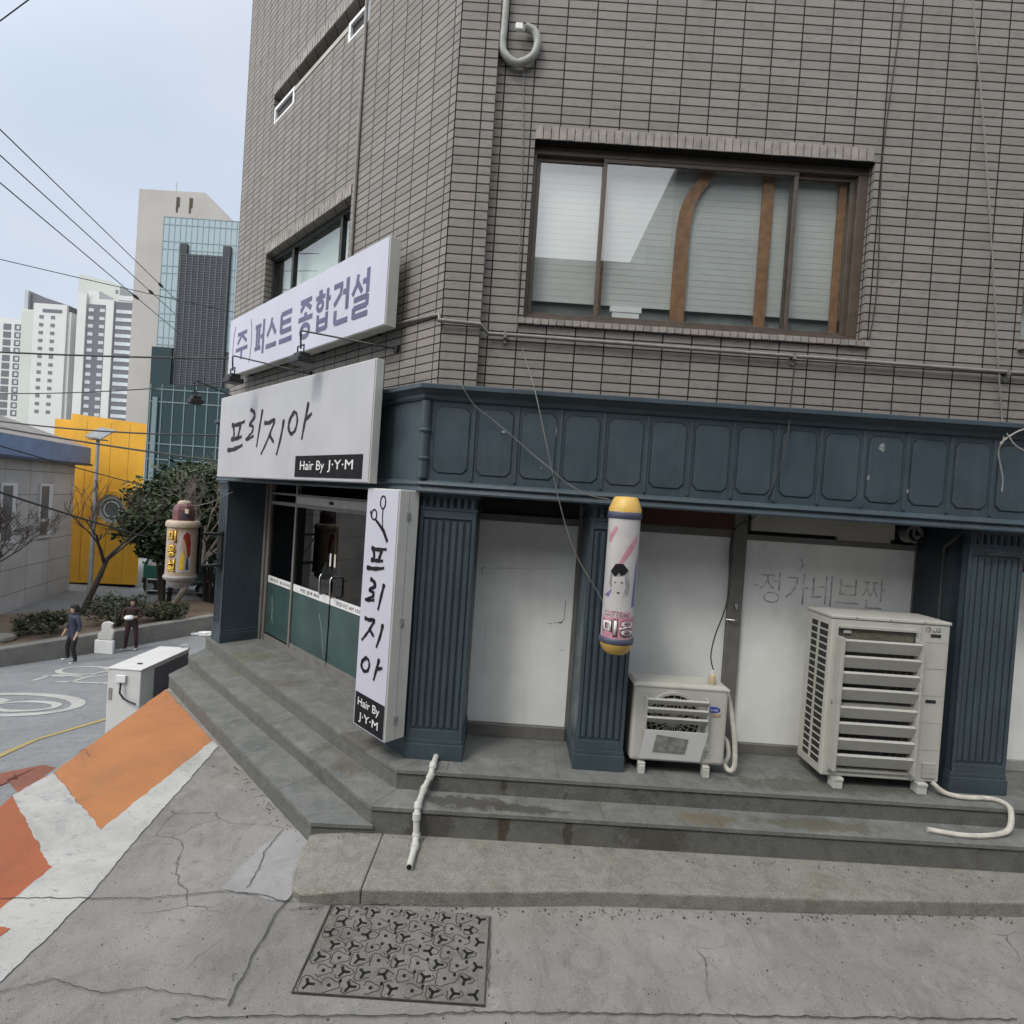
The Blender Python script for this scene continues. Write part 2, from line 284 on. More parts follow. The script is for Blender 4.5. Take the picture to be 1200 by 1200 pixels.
M['hair'] = simple("hair", (.02, .016, .014), .7, .2, 30)
M['shoe'] = simple("white_shoe", (.6, .6, .6), .6, .05, 9)
M['iron'] = stone("drain_iron", (.12, .11, .10), (.19, .175, .16), 8, .3, (.09, .065, .045), .85, .6)
M['slot'] = simple("drain_slot", (.008, .008, .008), .9, .1, 9)
M['boxwhite'] = simple("painted_box", (.58, .58, .57), .45, .04, 3, dirt=(.35, .34, .31), dirtamt=.35, streak=True)
M['galv'] = simple("galvanised", (.33, .34, .34), .45, .1, 6, metal=.3)
M['chrome'] = simple("steel_handle", (.6, .6, .6), .2, .03, 5, metal=1)
M['stain'] = simple("residue_grey", (.56, .565, .56), .7, .3, 18, dirt=(.80, .82, .80), dirtamt=1.0, dsc=9)
M['panel'] = simple("solar_panel", (.09, .1, .13), .25, .1, 5)
M['picgrey'] = simple("grey_print", (.26, .26, .255), .6, .3, 20)
M['bluelogo'] = simple("blue_logo", (.03, .06, .35), .4, .05, 9)
M['orangeprint'] = simple("orange_print", (.42, .22, .08), .5, .1, 9)

# ------------------------------------------------------------------ builders
def smooth_pts(pts, n=6):
    out = []
    for i in range(len(pts) - 1):
        p0 = pts[max(i - 1, 0)]; p1 = pts[i]; p2 = pts[i + 1]; p3 = pts[min(i + 2, len(pts) - 1)]
        for k in range(n):
            t = k / n; out.append(tuple(.5 * ((2 * p1[j]) + (-p0[j] + p2[j]) * t + (2 * p0[j] - 5 * p1[j] + 4 * p2[j] - p3[j]) * t * t + (-p0[j] + 3 * p1[j] - 3 * p2[j] + p3[j]) * t ** 3) for j in range(2)))
    out.append(pts[-1]); return out
class MB:
    def __init__(s): s.v = []; s.f = []; s.m = []; s.cur = 0
    def add(s, vs, fs):
        b = len(s.v); s.v += [tuple(x) for x in vs]
        for f in fs: s.f.append([i + b for i in f]); s.m.append(s.cur)
        return s
    def mat(s, i): s.cur = i; return s
    def box(s, x0, x1, y0, y1, z0, z1):
        return s.add([(x0, y0, z0), (x1, y0, z0), (x1, y1, z0), (x0, y1, z0), (x0, y0, z1), (x1, y0, z1), (x1, y1, z1), (x0, y1, z1)],
                     [(3, 2, 1, 0), (4, 5, 6, 7), (0, 1, 5, 4), (1, 2, 6, 5), (2, 3, 7, 6), (3, 0, 4, 7)])
    def prism(s, pts, z0, z1):
        n = len(pts); vs = [(x, y, z0) for x, y in pts] + [(x, y, z1) for x, y in pts]
        return s.add(vs, [tuple(range(n - 1, -1, -1)), tuple(range(n, 2 * n))] + [(i, (i + 1) % n, n + (i + 1) % n, n + i) for i in range(n)])
    def plate(s, pts, y0, y1):            # pts in (x,z)
        n = len(pts); vs = [(x, y0, z) for x, z in pts] + [(x, y1, z) for x, z in pts]
        return s.add(vs, [tuple(range(n)), tuple(range(2 * n - 1, n - 1, -1))] + [(i, n + i, n + (i + 1) % n, (i + 1) % n) for i in range(n)])
    def ring(s, outer, inner, y0, y1):    # plate with hole, same vertex count
        n = len(outer); vs = [(x, y0, z) for x, z in outer] + [(x, y0, z) for x, z in inner] + [(x, y1, z) for x, z in outer] + [(x, y1, z) for x, z in inner]
        fs = []
        for i in range(n):
            j = (i + 1) % n
            fs += [(i, j, n + j, n + i), (2 * n + i, 3 * n + i, 3 * n + j, 2 * n + j), (i, 2 * n + i, 2 * n + j, j), (n + i, n + j, 3 * n + j, 3 * n + i)]
        return s.add(vs, fs)
    def tube(s, pts, r, n=8, cap=True):
        pts = [Vector(p) for p in pts]; rs = r if isinstance(r, (list, tuple)) else [r] * len(pts)
        vs = []; fs = []; prev = None
        for i, p in enumerate(pts):
            t = (pts[min(i + 1, len(pts) - 1)] - pts[max(i - 1, 0)])
            if t.length < 1e-9: t = Vector((0, 0, 1))
            t.normalize()
            if prev is None: a = t.orthogonal().normalized()
            else:
                a = prev - t * prev.dot(t); a = a.normalized() if a.length > 1e-6 else t.orthogonal().normalized()
            prev = a; b = t.cross(a)
            for k in range(n):
                q = 2 * math.pi * k / n; vs.append(p + (a * math.cos(q) + b * math.sin(q)) * rs[i])
        for i in range(len(pts) - 1):
            for k in range(n):
                k2 = (k + 1) % n; fs.append((i * n + k, i * n + k2, (i + 1) * n + k2, (i + 1) * n + k))
        if cap: fs += [tuple(range(n - 1, -1, -1)), tuple(range((len(pts) - 1) * n, len(pts) * n))]
        return s.add(vs, fs)
    def lathe(s, prof, cx, cy, n=32, a0=0, a1=2 * math.pi):
        full = abs(a1 - a0 - 2 * math.pi) < 1e-6; m = n if full else n + 1; vs = []; fs = []
        for r, z in prof:
            for k in range(m):
                q = a0 + (a1 - a0) * k / n; vs.append((cx + r * math.cos(q), cy + r * math.sin(q), z))
        for i in range(len(prof) - 1):
            for k in range(n):
                k2 = (k + 1) % m; fs.append((i * m + k, i * m + k2, (i + 1) * m + k2, (i + 1) * m + k))
        if full: fs += [tuple(range(m - 1, -1, -1)), tuple(range((len(prof) - 1) * m, len(prof) * m))]
        return s.add(vs, fs)
    def ribbonxz(s, pts, ws, y0, y1):     # brush stroke in xz plane with thickness
        n = len(pts); L = []; Rr = []
        for i, (x, z) in enumerate(pts):
            a = pts[max(i - 1, 0)]; b = pts[min(i + 1, n - 1)]; dx, dz = b[0] - a[0], b[1] - a[1]; l = math.hypot(dx, dz) or 1
            w = (ws[i] if isinstance(ws, (list, tuple)) else ws) / 2
            L.append((x - dz / l * w, z + dx / l * w)); Rr.append((x + dz / l * w, z - dx / l * w))
        for i in range(n - 1): s.plate([L[i], L[i + 1], Rr[i + 1], Rr[i]], y0, y1)
        return s
    def sweep(s, prof, path, closed=False):   # prof (out,z) polygon, path [(x,y)]; 'out' is to the right-hand side normal
        n = len(path); m = len(prof); vs = []
        for i, (x, y) in enumerate(path):
            ns = []
            for a, b in ((i - 1, i), (i, i + 1)):
                if a < 0 or b >= n: continue
                dx, dy = path[b][0] - path[a][0], path[b][1] - path[a][1]; l = math.hypot(dx, dy); ns.append(Vector((dy / l, -dx / l)))
            nn = sum(ns, Vector((0, 0))); nn.normalize(); k = 1 / max(.3, nn.dot(ns[0]))
            for o, z in prof: vs.append((x + nn.x * o * k, y + nn.y * o * k, z))
        fs = []
        for i in range(n - 1):
            for j in range(m):
                j2 = (j + 1) % m; fs.append((i * m + j, i * m + j2, (i + 1) * m + j2, (i + 1) * m + j))
        fs += [tuple(range(m)), tuple(range(n * m - 1, (n - 1) * m - 1, -1))]
        return s.add(vs, fs)
    def build(s, name, mats, parent=None, loc=(0, 0, 0), rz=0, bevel=0, smooth=False, label=None):
        me = bpy.data.meshes.new(name); me.from_pydata(s.v, [], s.f)
        mats = mats if isinstance(mats, (list, tuple)) else [mats]
        for m in mats: me.materials.append(m)
        for p, i in zip(me.polygons, s.m): p.material_index = min(i, len(mats) - 1)
        bm = bmesh.new(); bm.from_mesh(me); bmesh.ops.recalc_face_normals(bm, faces=bm.faces); bm.to_mesh(me); bm.free()
        if smooth:
            for p in me.polygons: p.use_smooth = True
            me.set_sharp_from_angle(angle=R(40))
        o = bpy.data.objects.new(name, me); COL.objects.link(o); o.parent = parent; o.location = loc; o.rotation_euler = (0, 0, rz)
        if bevel:
            b = o.modifiers.new("bevel", 'BEVEL'); b.width = bevel; b.segments = 2; b.limit_method = 'ANGLE'; b.angle_limit = R(50)
        if label: o['label'] = label
        return o
def tag(o, label, cat, group=None, kind=None):
    o['label'] = label
    if cat: o['category'] = cat
    if group: o['group'] = group
    if kind: o['kind'] = kind
    return o
def thing(name, label, cat, loc=(0, 0, 0), rz=0, group=None):
    o = bpy.data.objects.new(name, None); COL.objects.link(o); o.location = loc; o.rotation_euler = (0, 0, rz); o.empty_display_size = .2
    return tag(o, label, cat, group)
def struct(o, label=None):
    o['kind'] = 'structure'
    if label: o['label'] = label
    return o
def copy_tree(o, parent=None):
    c = o.copy(); COL.objects.link(c)
    if parent is not None: c.parent = parent
    for ch in list(o.children): copy_tree(ch, c)
    return c
def text(name, body, mat, parent, x0, x1, z0, z1, y, bold=0.0, thick=.004, rz=None, loc=(0, 0, 0)):
    c = bpy.data.curves.new(name, 'FONT'); c.body = body; c.extrude = 0; c.offset = bold
    t = bpy.data.objects.new("tmp", c); COL.objects.link(t); bpy.context.view_layer.update()
    me = bpy.data.meshes.new_from_object(t.evaluated_get(bpy.context.evaluated_depsgraph_get()))
    bpy.data.objects.remove(t)
    xs = [v.co.x for v in me.vertices]; ys = [v.co.y for v in me.vertices]
    a, b, c0, d = min(xs), max(xs), min(ys), max(ys)
    for v in me.vertices: v.co = Vector((x0 + (v.co.x - a) / (b - a) * (x1 - x0), 0, z0 + (v.co.y - c0) / (d - c0) * (z1 - z0)))
    bm = bmesh.new(); bm.from_mesh(me); r = bmesh.ops.extrude_face_region(bm, geom=bm.faces[:])
    for g in r['geom']:
        if isinstance(g, bmesh.types.BMVert): g.co.y = -thick
    bmesh.ops.recalc_face_normals(bm, faces=bm.faces); bm.to_mesh(me); bm.free()
    me.name = name; me.materials.clear(); me.materials.append(mat)
    for p in me.polygons: p.material_index = 0
    o = bpy.data.objects.new(name, me); COL.objects.link(o); o.parent = parent; o.location = (loc[0], loc[1] + y, loc[2])
    return o
# picture point -> real point on a real plane
def ray(u, v): return cF + (u - 600) / FPX * cR + (600 - v) / FPX * cU
def onY(u, v, Y): d = ray(u, v); return CP + d * (Y / d.y)
def onZ(u, v, z): d = ray(u, v); return CP + d * ((z - CZ) / d.z)
dB = Vector((-.7218, .6921, 0)); nB = Vector((-.6921, -.7218, 0)); OB = Vector((-.80, 4.64, 0)); AB = math.atan2(-.6921, .7218)
def Bw(x, y, z=0): return OB - dB * x - nB * y + Vector((0, 0, z))      # street-side wall frame: x to the right, y inward
LB = tuple(OB)

# ------------------------------------------------------------------ ground
def sm(t): t = max(0, min(1, t)); return t * t * (3 - 2 * t)
def crest(y): return -4.1 - .163 * (min(y, 7.05) - 4.9) if y < 7.05 else -4.455
def far(x, y):
    t = -.58 * (x + 6.8) + .81 * (y - 7)
    if t < 9.3: z = -1.4 - .17 * t
    elif t < 11: z = -2.98 - .17 * (t - 9.3) * (1 - (t - 9.3) / 3.4)
    else: z = -3.1245
    return min(z, -.52)
def g(x, y):
    e = crest(y) - x
    if e <= 0: return -.5
    return -.5 + (far(x, y) + .5) * sm(e / .45)
def onG(u, v):
    d = ray(u, v); t = 1.0; p = CP
    while t < 80:
        p = CP + d * t
        if p.z <= g(p.x, p.y): break
        t += .004
    return p
xs = [-400, -150, -80, -50, -35] + [-26 + .5 * i for i in range(40)] + [-6 + .1 * i for i in range(11)] + [-4.95 + .05 * i for i in range(26)] + [-3.6, -3, -2, 0, 3, 6, 12, 40, 400]
xs = sorted(set(round(x, 3) for x in xs))
ys = [-60, -20, -10, -5, -2, 0, 1, 2, 2.5] + [3 + .25 * i for i in range(80)] + [24, 27, 32, 45, 80, 200, 600]
gm = MB(); W = len(xs)
gv = [(x, y, g(x, y)) for y in ys for x in xs]; gf = []
gm.v = gv
for j in range(len(ys) - 1):
    for i in range(W - 1):
        gm.f.append([j * W + i, j * W + i + 1, (j + 1) * W + i + 1, (j + 1) * W + i])
        cx, cy = (xs[i] + xs[i + 1]) / 2, (ys[j] + ys[j + 1]) / 2
        gm.m.append(1 if crest(cy) - cx > .02 else 0)
gr = gm.build("ground", [M['ground'], M['road']], smooth=True); struct(gr, "pale cracked concrete ground falling away to the asphalt road on the left")

def flat(name, pix, mat, z=-.496, label=None, world=None):
    pts = [Vector((p[0], p[1])) for p in (world or [onZ(u, v, -.5) for u, v in pix])]; q = []; rg = random.Random(int(abs(pts[0].x) * 1000))
    for a, b in zip(pts, pts[1:] + pts[:1]):
        n = max(1, int((b - a).length / .022)); nn = Vector((-(b - a).y, (b - a).x)).normalized(); off_ = 0
        for i in range(n):
            off_ = off_ * .7 + rg.uniform(-.006, .006); q.append(a.lerp(b, i / n) + nn * (off_ if 0 < i < n - 1 else 0))
    pts = q
    m = MB(); m.prism([(p[0], p[1]) for p in pts], z - .003, z); o = m.build(name, mat); return struct(o, label)
# painted speed table
flat("road_marking", [(194, 808), (249, 869), (121, 978), (62.5, 906)], M['porange'], label="large orange painted patch beside the lowest step")
P = lambda u, v: tuple(onZ(u, v, -.5))[:2]
a, b = P(121, 978), P(249, 869); dirw = Vector((a[0] - b[0], a[1] - b[1])).normalized()
ext = lambda p, k: (p[0] + dirw.x * k, p[1] + dirw.y * k)
l0, l1 = P(256, 875), P(146, 1000)
flat("road_marking", None, M['pw'], world=[b, ext(P(0, 1060), 1.2), ext(P(0, 1152), 1.2), P(108, 1048), l1, l0], z=-.492, label="white painted diagonal band along the orange patches")
c1, c2 = P(62.5, 906), P(14.6, 933)
flat("road_marking", None, M['pw'], world=[c1, P(122.5, 979), P(66.7, 1029), c2], z=-.493, label="white band between the two orange patches")
flat("road_marking", None, M['porange2'], world=[c2, P(66.7, 1027.5), ext(P(0, 1059), 1.2), (-4.0, 2.6), (-3.95, 3.9)], z=-.4945, label="deep orange painted patch at the left edge")
flat("road_marking", None, M['porange2'], world=[P(0, 1158), P(12, 1152), P(28, 1166), P(0, 1185)] if False else [P(-60, 1120), P(0, 1088), P(12, 1090), P(-60, 1140)], z=-.4885, label="small orange sliver in the white band")
cr = MB(); nv = 24; rows = []
for i in range(nv + 1):
    y = 2.3 + (4.85 - 2.3) * i / nv; rows.append([(crest(y) - e, y, g(crest(y) - e, y) + .006) for e in (.0, .06, .12, .18, .24, .3, .36, .42, .5, .6)])
for i in range(nv):
    for k in range(9): cr.add([rows[i][k], rows[i][k + 1], rows[i + 1][k + 1], rows[i + 1][k]], [(0, 1, 2, 3)])
struct(cr.build("road_marking", M['pred'], smooth=True), "red brown painted bank at the edge of the raised table")
def strip(pix, w, mat, label, lift=.008, ws=None, world=False, closed=False):
    pts = [Vector(p) if world else onG(*p) for p in pix]
    q = []
    for a, b in zip(pts, pts[1:] + ([pts[0]] if closed else [])):
        n = max(1, int((b - a).length / .12)); q += [a.lerp(b, i / n) for i in range(n)]
    if not closed: q.append(pts[-1])
    m = MB(); n = len(q); L = []; Rr = []
    for i, p in enumerate(q):
        a = q[(i - 1) % n] if closed else q[max(i - 1, 0)]; b = q[(i + 1) % n] if closed else q[min(i + 1, n - 1)]
        d = (b - a); d.z = 0; d.normalize(); s = Vector((d.y, -d.x, 0)) * (w / 2)
        for l, k in ((L, 1), (Rr, -1)):
            x, y = p.x + s.x * k, p.y + s.y * k; l.append((x, y, g(x, y) + lift))
    for i in range(n if closed else n - 1):
        j = (i + 1) % n; m.add([L[i], L[j], Rr[j], Rr[i]], [(0, 1, 2, 3)])
    return struct(m.build("road_marking", mat), label)
strip([(-60, 915), (0, 886), (40, 868), (80, 856), (128, 842)], .10, M['pyellow'], "yellow painted line along the road edge")
def ell(cu, cv, a, b, tilt=0, n=36): return [(cu + a * math.cos(t) + b * math.sin(t) * tilt, cv + b * math.sin(t)) for t in [2 * math.pi * k / n for k in range(n)]]
strip(ell(10, 826, 82, 12.5, -.6), .20, M['pw'], "big white painted oval on the road", closed=True)
strip(ell(28, 828, 38, 5.5, -1.5), .14, M['pw'], "white painted zero inside the oval", closed=True)
strip([(-30, 818), (0, 820), (6, 822), (-20, 829)], .14, M['pw'], "white painted numeral stroke inside the oval")
strip(ell(98, 786, 29, 4.6, -1.2), .14, M['pw'], "white painted ring of a road letter", closed=True)
for pp, lb in (([(38, 798), (62, 791), (98, 793)], "white painted letter stroke left of the ring"), ([(50, 792), (76, 793)], "short white letter stroke under the ring"),
               ([(65, 799), (132, 801)], "long white letter bar in front of the box"), ([(82, 800), (128, 785), (146, 783)], "slanting white letter stroke beside the box"),
               ([(152, 773), (196, 768)], "white letter bar behind the box"), ([(182, 772), (205, 766)], "short white letter stroke nearest the steps"), ([(104, 794), (134, 790)], "thin white letter stroke by the box")):
    strip(pp, .12, M['pw'], lb)
strip([(-70, 940), (0, 913), (35, 905), (74, 896)], .42, M["pred"], "dark red brown strip on the road beyond the raised table", lift=.010)
# plaster repair at the slab end, and real cracks
flat("ground_patch", [(378, 986), (352, 974), (336, 972), (322, 984), (305, 992), (296, 1004), (280, 1016), (272, 1030), (258, 1042), (280, 1047), (300, 1049), (318, 1056), (335, 1057), (348, 1046), (352, 1032), (364, 1012)], M['plast'], z=-.4955, label="pale plaster patch beside the kerb slab end")
def crack(pix, w, label):
    m = MB(); pts = []
    for (a, b) in zip(pix, pix[1:]):
        A, B = onZ(*a, -.5), onZ(*b, -.5); n = max(2, int((B - A).length / .035))
        for i in range(n):
            p = A.lerp(B, i / n); pts.append((p.x + random.uniform(-.007, .007), p.y + random.uniform(-.007, .007)))
    for i in range(len(pts) - 1):
        (x, y), (x2, y2) = pts[i], pts[i + 1]; l = math.hypot(x2 - x, y2 - y) or 1; nx, ny = -(y2 - y) / l, (x2 - x) / l
        k0 = w * random.uniform(.35, 1); 
        m.add([(x + nx * w * .5, y + ny * w * .5, -.4875), (x - nx * k0 * .5, y - ny * k0 * .5, -.4875), (x2 - nx * w * .5, y2 - ny * w * .5, -.4875), (x2 + nx * k0 * .5, y2 + ny * k0 * .5, -.4875)], [(0, 1, 2, 3)])
    o = m.build("ground_crack", M['joint']); struct(o, label)
crack([(0, 1054), (104, 1054), (175, 1054), (233, 1049), (267, 1046), (305, 1050), (330, 1058), (352, 1056)], .007, "long crack running left from the kerb slab end")
crack([(346, 1046), (325, 1070), (296, 1122), (262, 1190)], .010, "crack running down from the kerb slab corner")
crack([(200, 1196), (320, 1192), (450, 1193), (560, 1188), (700, 1189), (860, 1192), (1000, 1194), (1200, 1197)], .008, "long slab joint across the foreground")
crack([(575, 1075), (574, 1110), (571, 1168)], .006, "fine joint along the drain cover")
crack([(330, 975), (310, 1000), (303, 1020), (287, 1046)], .007, "short crack in the pale plaster")
crack([(0, 1165), (60, 1150), (120, 1165), (170, 1160), (270, 1175)], .005, "thin crack in the left foreground")
crack([(340, 1068), (390, 1062), (560, 1062)], .006, "seam between kerb slab and ground")

m = MB(); rg = random.Random(12)
def pebble(x, y, z, r_):
    n = 5; a0 = rg.uniform(0, 6.28); pts = [(x + r_ * rg.uniform(.6, 1.2) * math.cos(a0 + 6.283 * i / n), y + r_ * rg.uniform(.6, 1.2) * math.sin(a0 + 6.283 * i / n)) for i in range(n)]
    m.mat(rg.choice((0, 0, 1, 2))); m.prism(pts, z, z + r_ * rg.uniform(.4, 1.0))
for i in range(900):
    t = rg.random()
    if i < 320: x = rg.uniform(-1.3, 4.4); pebble(x, 3.53 + (x + 1.27) * .066 - abs(rg.gauss(0, .05)), -.5, rg.uniform(.003, .009))
    elif i < 520: s_ = rg.uniform(0, 4.1); q = Vector((-1.42, 4.15)) + Vector((-.7218, .6921)) * s_ - Vector((.6921, .7218)) * (.02 + abs(rg.gauss(0, .05))); pebble(q.x, q.y, -.5, rg.uniform(.003, .008))
    elif i < 640: pebble(rg.uniform(-1.2, 4.4), 4.15 - abs(rg.gauss(0, .06)), -.39, rg.uniform(.003, .008))
    else: pebble(rg.uniform(-3.2, 4), rg.uniform(2.4, 3.5), -.5, rg.uniform(.002, .006))
tag(m.build("grit", [M['slab'], M['joint'], M['bark']]), "loose grit and crumbs lying along the kerb and over the ground", None, None, "stuff")
# ------------------------------------------------------------------ kerb slab, steps
sl = thing("kerb_slab", "rough stained concrete kerb slab running along the foot of the steps", "kerb", (1.5, 3.9, -.5))
m = MB(); ox, oy, oz = 1.5, 3.9, -.5
kp = [(-.85, 3.565), (-.2, 3.60), (.79, 3.70), (2.4, 3.77), (4.0, 3.88), (9, 4.1), (9, 4.32), (4.25, 4.30), (.9, 4.28), (-.85, 4.3)]
m.prism([(x - ox, y - oy) for x, y in kp], -.1, .11); m.build("slab", M['slab'], sl, bevel=.014)
ep = [(-1.42, 4.14), (-1.41, 3.95), (-1.39, 3.75), (-1.34, 3.62), (-1.26, 3.55), (-1.1, 3.545), (-.853, 3.563), (-.853, 4.29), (-1.1, 4.29)]
m = MB(); m.prism([(x - ox, y - oy) for x, y in ep], -.1, .11)
lowz = [.03, .04, .055, .06, .055, .03, 0, 0, 0]; n9 = len(ep); m.v = m.v[:n9] + [(x_, y_, z_ - lowz[i]) for i, (x_, y_, z_) in enumerate(m.v[n9:])]
m.f[1:2] = [[n9 + 7, n9 + 8, n9 + 0, n9 + 1, n9 + 2, n9 + 3, n9 + 4, n9 + 5, n9 + 6]]
cxe = (-1.12 - ox, 3.92 - oy, .105); m.v.append(cxe); ci = len(m.v) - 1; m.f.pop(1); m.m.pop(1)
for i in range(n9): m.f.append([n9 + i, n9 + (i + 1) % n9, ci]); m.m.append(0)
m.build("slab", M['slab'], sl, bevel=.012)
st = thing("entrance_steps", "grey granite steps and platform wrapping the corner of the brick building", "steps", (0, 5, -.5))
JN = {0: [], -.17: [], -.32: []}
def jl(x0, y0, x1, y1, z, w=.004):
    d = Vector((x1 - x0, y1 - y0)).normalized(); n = Vector((-d.y, d.x)) * w / 2
    JN[z].append([(x0 + n.x, y0 + n.y - 5, z + .5012), (x0 - n.x, y0 - n.y - 5, z + .5012), (x1 - n.x, y1 - n.y - 5, z + .5012), (x1 + n.x, y1 + n.y - 5, z + .5012)])
for x in (-.4, .55, 1.5, 2.45, 3.4, 4.4, 5.3): jl(x, 4.45, x, 5.2, 0); jl(x + .35, 4.19, x + .35, 4.445, -.17)
jl(-.82, 4.43, -.55, 4.7, 0); jl(-.955, 4.17, -.82, 4.42, -.17)
for k in range(1, 6):
    s_ = k * .82; dd = Vector((-.7218, .6921)); nn = Vector((.6921, .7218))
    p = Vector((-.82, 4.435)) + dd * s_; q = p + nn * .7; jl(p.x, p.y, q.x, q.y, 0)
    p = Vector((-.955, 4.17)) + dd * (s_ + .3); q = p + nn * .27
    if s_ + .3 < 4.6: jl(p.x, p.y, q.x, q.y, -.17)
    p = Vector((-1.42, 4.15)) + dd * (s_ - .2); q = p + nn * .31
    if s_ < 4.2: jl(p.x, p.y, q.x, q.y, -.32)
def stp(name, pts, z0, z1, over=.014):
    e = [(x, y - 5) for x, y in pts]
    m = MB(); m.prism(e, z0 + .5, z1 + .5 - .03); m.build("riser", M['stepedge'], st)
    m = MB(); out = [(x, y - over) if y < 4 else (x, y) for x, y in e]
    m.prism(out, z1 + .5 - .03, z1 + .5); m.mat(1)
    for q in JN[z1]: m.add(q, [(0, 1, 2, 3)])
    return m.build(name, [M['step'], M['joint']], st)
bx = Bw(-4.9, -.2)
plat = [(9, 4.52), (4.39, 4.47), (-.82, 4.435), (-1.52, 5.06), (-4.45, 7.90), (-4.45, 9.6), (9, 9.6)]
mid = [(9, 4.27), (4.2, 4.22), (-.955, 4.17), (-4.44, 7.47), (-4.46, 9.59), (8.99, 9.59)]
low = [(-.93, 4.165), (-1.42, 4.15), (-4.49, 7.14), (-4.49, 8.2), (-3, 8.2)]
stp("tread", plat, -.6, 0); stp("tread", mid, -.61, -.17); stp("tread", low, -.62, -.32)
# ------------------------------------------------------------------ the brick building
bd = thing("brick_building", "grey brown brick corner building with a dark blue panelled shopfront", "building", (-.73, 4.78, 0))
bl = bd.location
def bA(m, name, mats, **k):      # geometry given in world coords, building-side parts
    return m.build(name, mats, k.pop('parent', bd), loc=tuple(-Vector(bl)), **k)
def bB(m, name, mats, **k):      # geometry in street-side wall frame
    return m.build(name, mats, k.pop('parent', bd), loc=tuple(OB - Vector(bl)), rz=AB, **k)
TOP = 14.0
def wall(m, x0, x1, z0, z1, y, th, holes):
    xsb = sorted({x0, x1, *[h[0] for h in holes], *[h[1] for h in holes]}); zsb = sorted({z0, z1, *[h[2] for h in holes], *[h[3] for h in holes]})
    xsb = [x for x in xsb if x0 <= x <= x1]
    def hole(x, z): return any(h[0] < x < h[1] and h[2] < z < h[3] for h in holes)
    for i in range(len(xsb) - 1):
        for j in range(len(zsb) - 1):
            a, b, c, d = xsb[i], xsb[i + 1], zsb[j], zsb[j + 1]
            if hole((a + b) / 2, (c + d) / 2): continue
            m.add([(a, y, c), (b, y, c), (b, y, d), (a, y, d)], [(0, 1, 2, 3)])
    for a, b, c, d in holes:
        m.add([(a, y, c), (a, y, d), (a, y + th, d), (a, y + th, c)], [(0, 1, 2, 3)]); m.add([(b, y, c), (b, y + th, c), (b, y + th, d), (b, y, d)], [(0, 1, 2, 3)])
        m.add([(a, y, d), (b, y, d), (b, y + th, d), (a, y + th, d)], [(0, 1, 2, 3)]); m.add([(a, y, c), (a, y + th, c), (b, y + th, c), (b, y, c)], [(0, 1, 2, 3)])
WX0, WX1, WZ0, WZ1 = -.02, 3.03, 3.97, 5.56
m = MB(); wall(m, -.395, 9, 3.2, TOP, 4.78, .16, [(WX0, WX1, WZ0, WZ1), (4.44, 7.3, 4.05, 4.62)])
m.add([(-.395, 4.70, 3.2), (-.395, 4.78, 3.2), (-.395, 4.78, TOP), (-.395, 4.70, TOP)], [(0, 1, 2, 3)])
bA(m, "wall", M['brick'])
m = MB(); m.add([(-.73, 4.70, 3.2), (-.395, 4.70, 3.2), (-.395, 4.70, TOP), (-.73, 4.70, TOP)], [(0, 1, 2, 3)]); bA(m, "wall", M['brick'])
# street side wall: frame x from -5.35 (far end) to ~.01, face at y=.09
BY = .093
m = MB(); wall(m, -5.35, -.008, 3.2, TOP, BY, .18, [(-4.17, -1.78, 4.0, 5.6), (-4.22, -1.62, 7.44, 7.86)])
bB(m, "wall", M['brick'])
# far end wall, roof
e0 = Bw(-5.35, BY); m = MB()
m.add([(e0.x, e0.y, -1.6), (e0.x, e0.y + 7, -1.6), (e0.x, e0.y + 7, TOP), (e0.x, e0.y, TOP)], [(0, 1, 2, 3)])
m.add([(e0.x, e0.y + 7, -1.6), (9, e0.y + 7, -1.6), (9, e0.y + 7, TOP), (e0.x, e0.y + 7, TOP)], [(0, 1, 2, 3)])
m.add([(9, 4.78, -.6), (9, e0.y + 7, -.6), (9, e0.y + 7, TOP), (9, 4.78, TOP)], [(0, 1, 2, 3)])
bA(m, "wall", M['brick'])
m = MB(); m.prism([(-.73, 4.70), (9, 4.78), (9, e0.y + 7), (e0.x, e0.y + 7), (e0.x, e0.y)], TOP, TOP + .15); bA(m, "roof", M['roofgrey'])
m = MB(); m.prism([(-.60, 4.90), (8.9, 4.98), (8.9, e0.y + 6.9), (e0.x + .2, e0.y + 6.9), (e0.x + .2, e0.y + .2)], 2.9, 3.0); bA(m, "ceiling", M['dark'])
# soldier courses
def soldiers(n0, n1, z0, z1, y, name, th=.03, step=.0705, fr=bA):
    m = MB(); x = n0; i = 0
    while x < n1 - .03:
        jx = random.uniform(-.0015, .0015); m.box(x + .004, min(x + step - .005, n1), y + jx, y + th, z0 + random.uniform(0, .003), z1 - random.uniform(0, .003)); x += step
    return fr(m, name, M['soldier'])
soldiers(WX0 - .0, WX1 + .0, WZ1 + .004, WZ1 + .125, 4.770, "lintel_course")
soldiers(WX0 - .05, WX1 + .05, WZ0 - .055, WZ0 - .004, 4.745, "sill_course", .19)
soldiers(4.42, 7.3, 3.985, 4.046, 4.745, "sill_course", .19)
soldiers(-4.17, -1.78, 5.604, 5.72, BY - .01, "lintel_course", fr=bB)
soldiers(-4.22, -1.62, 7.864, 7.98, BY - .01, "lintel_course", fr=bB)
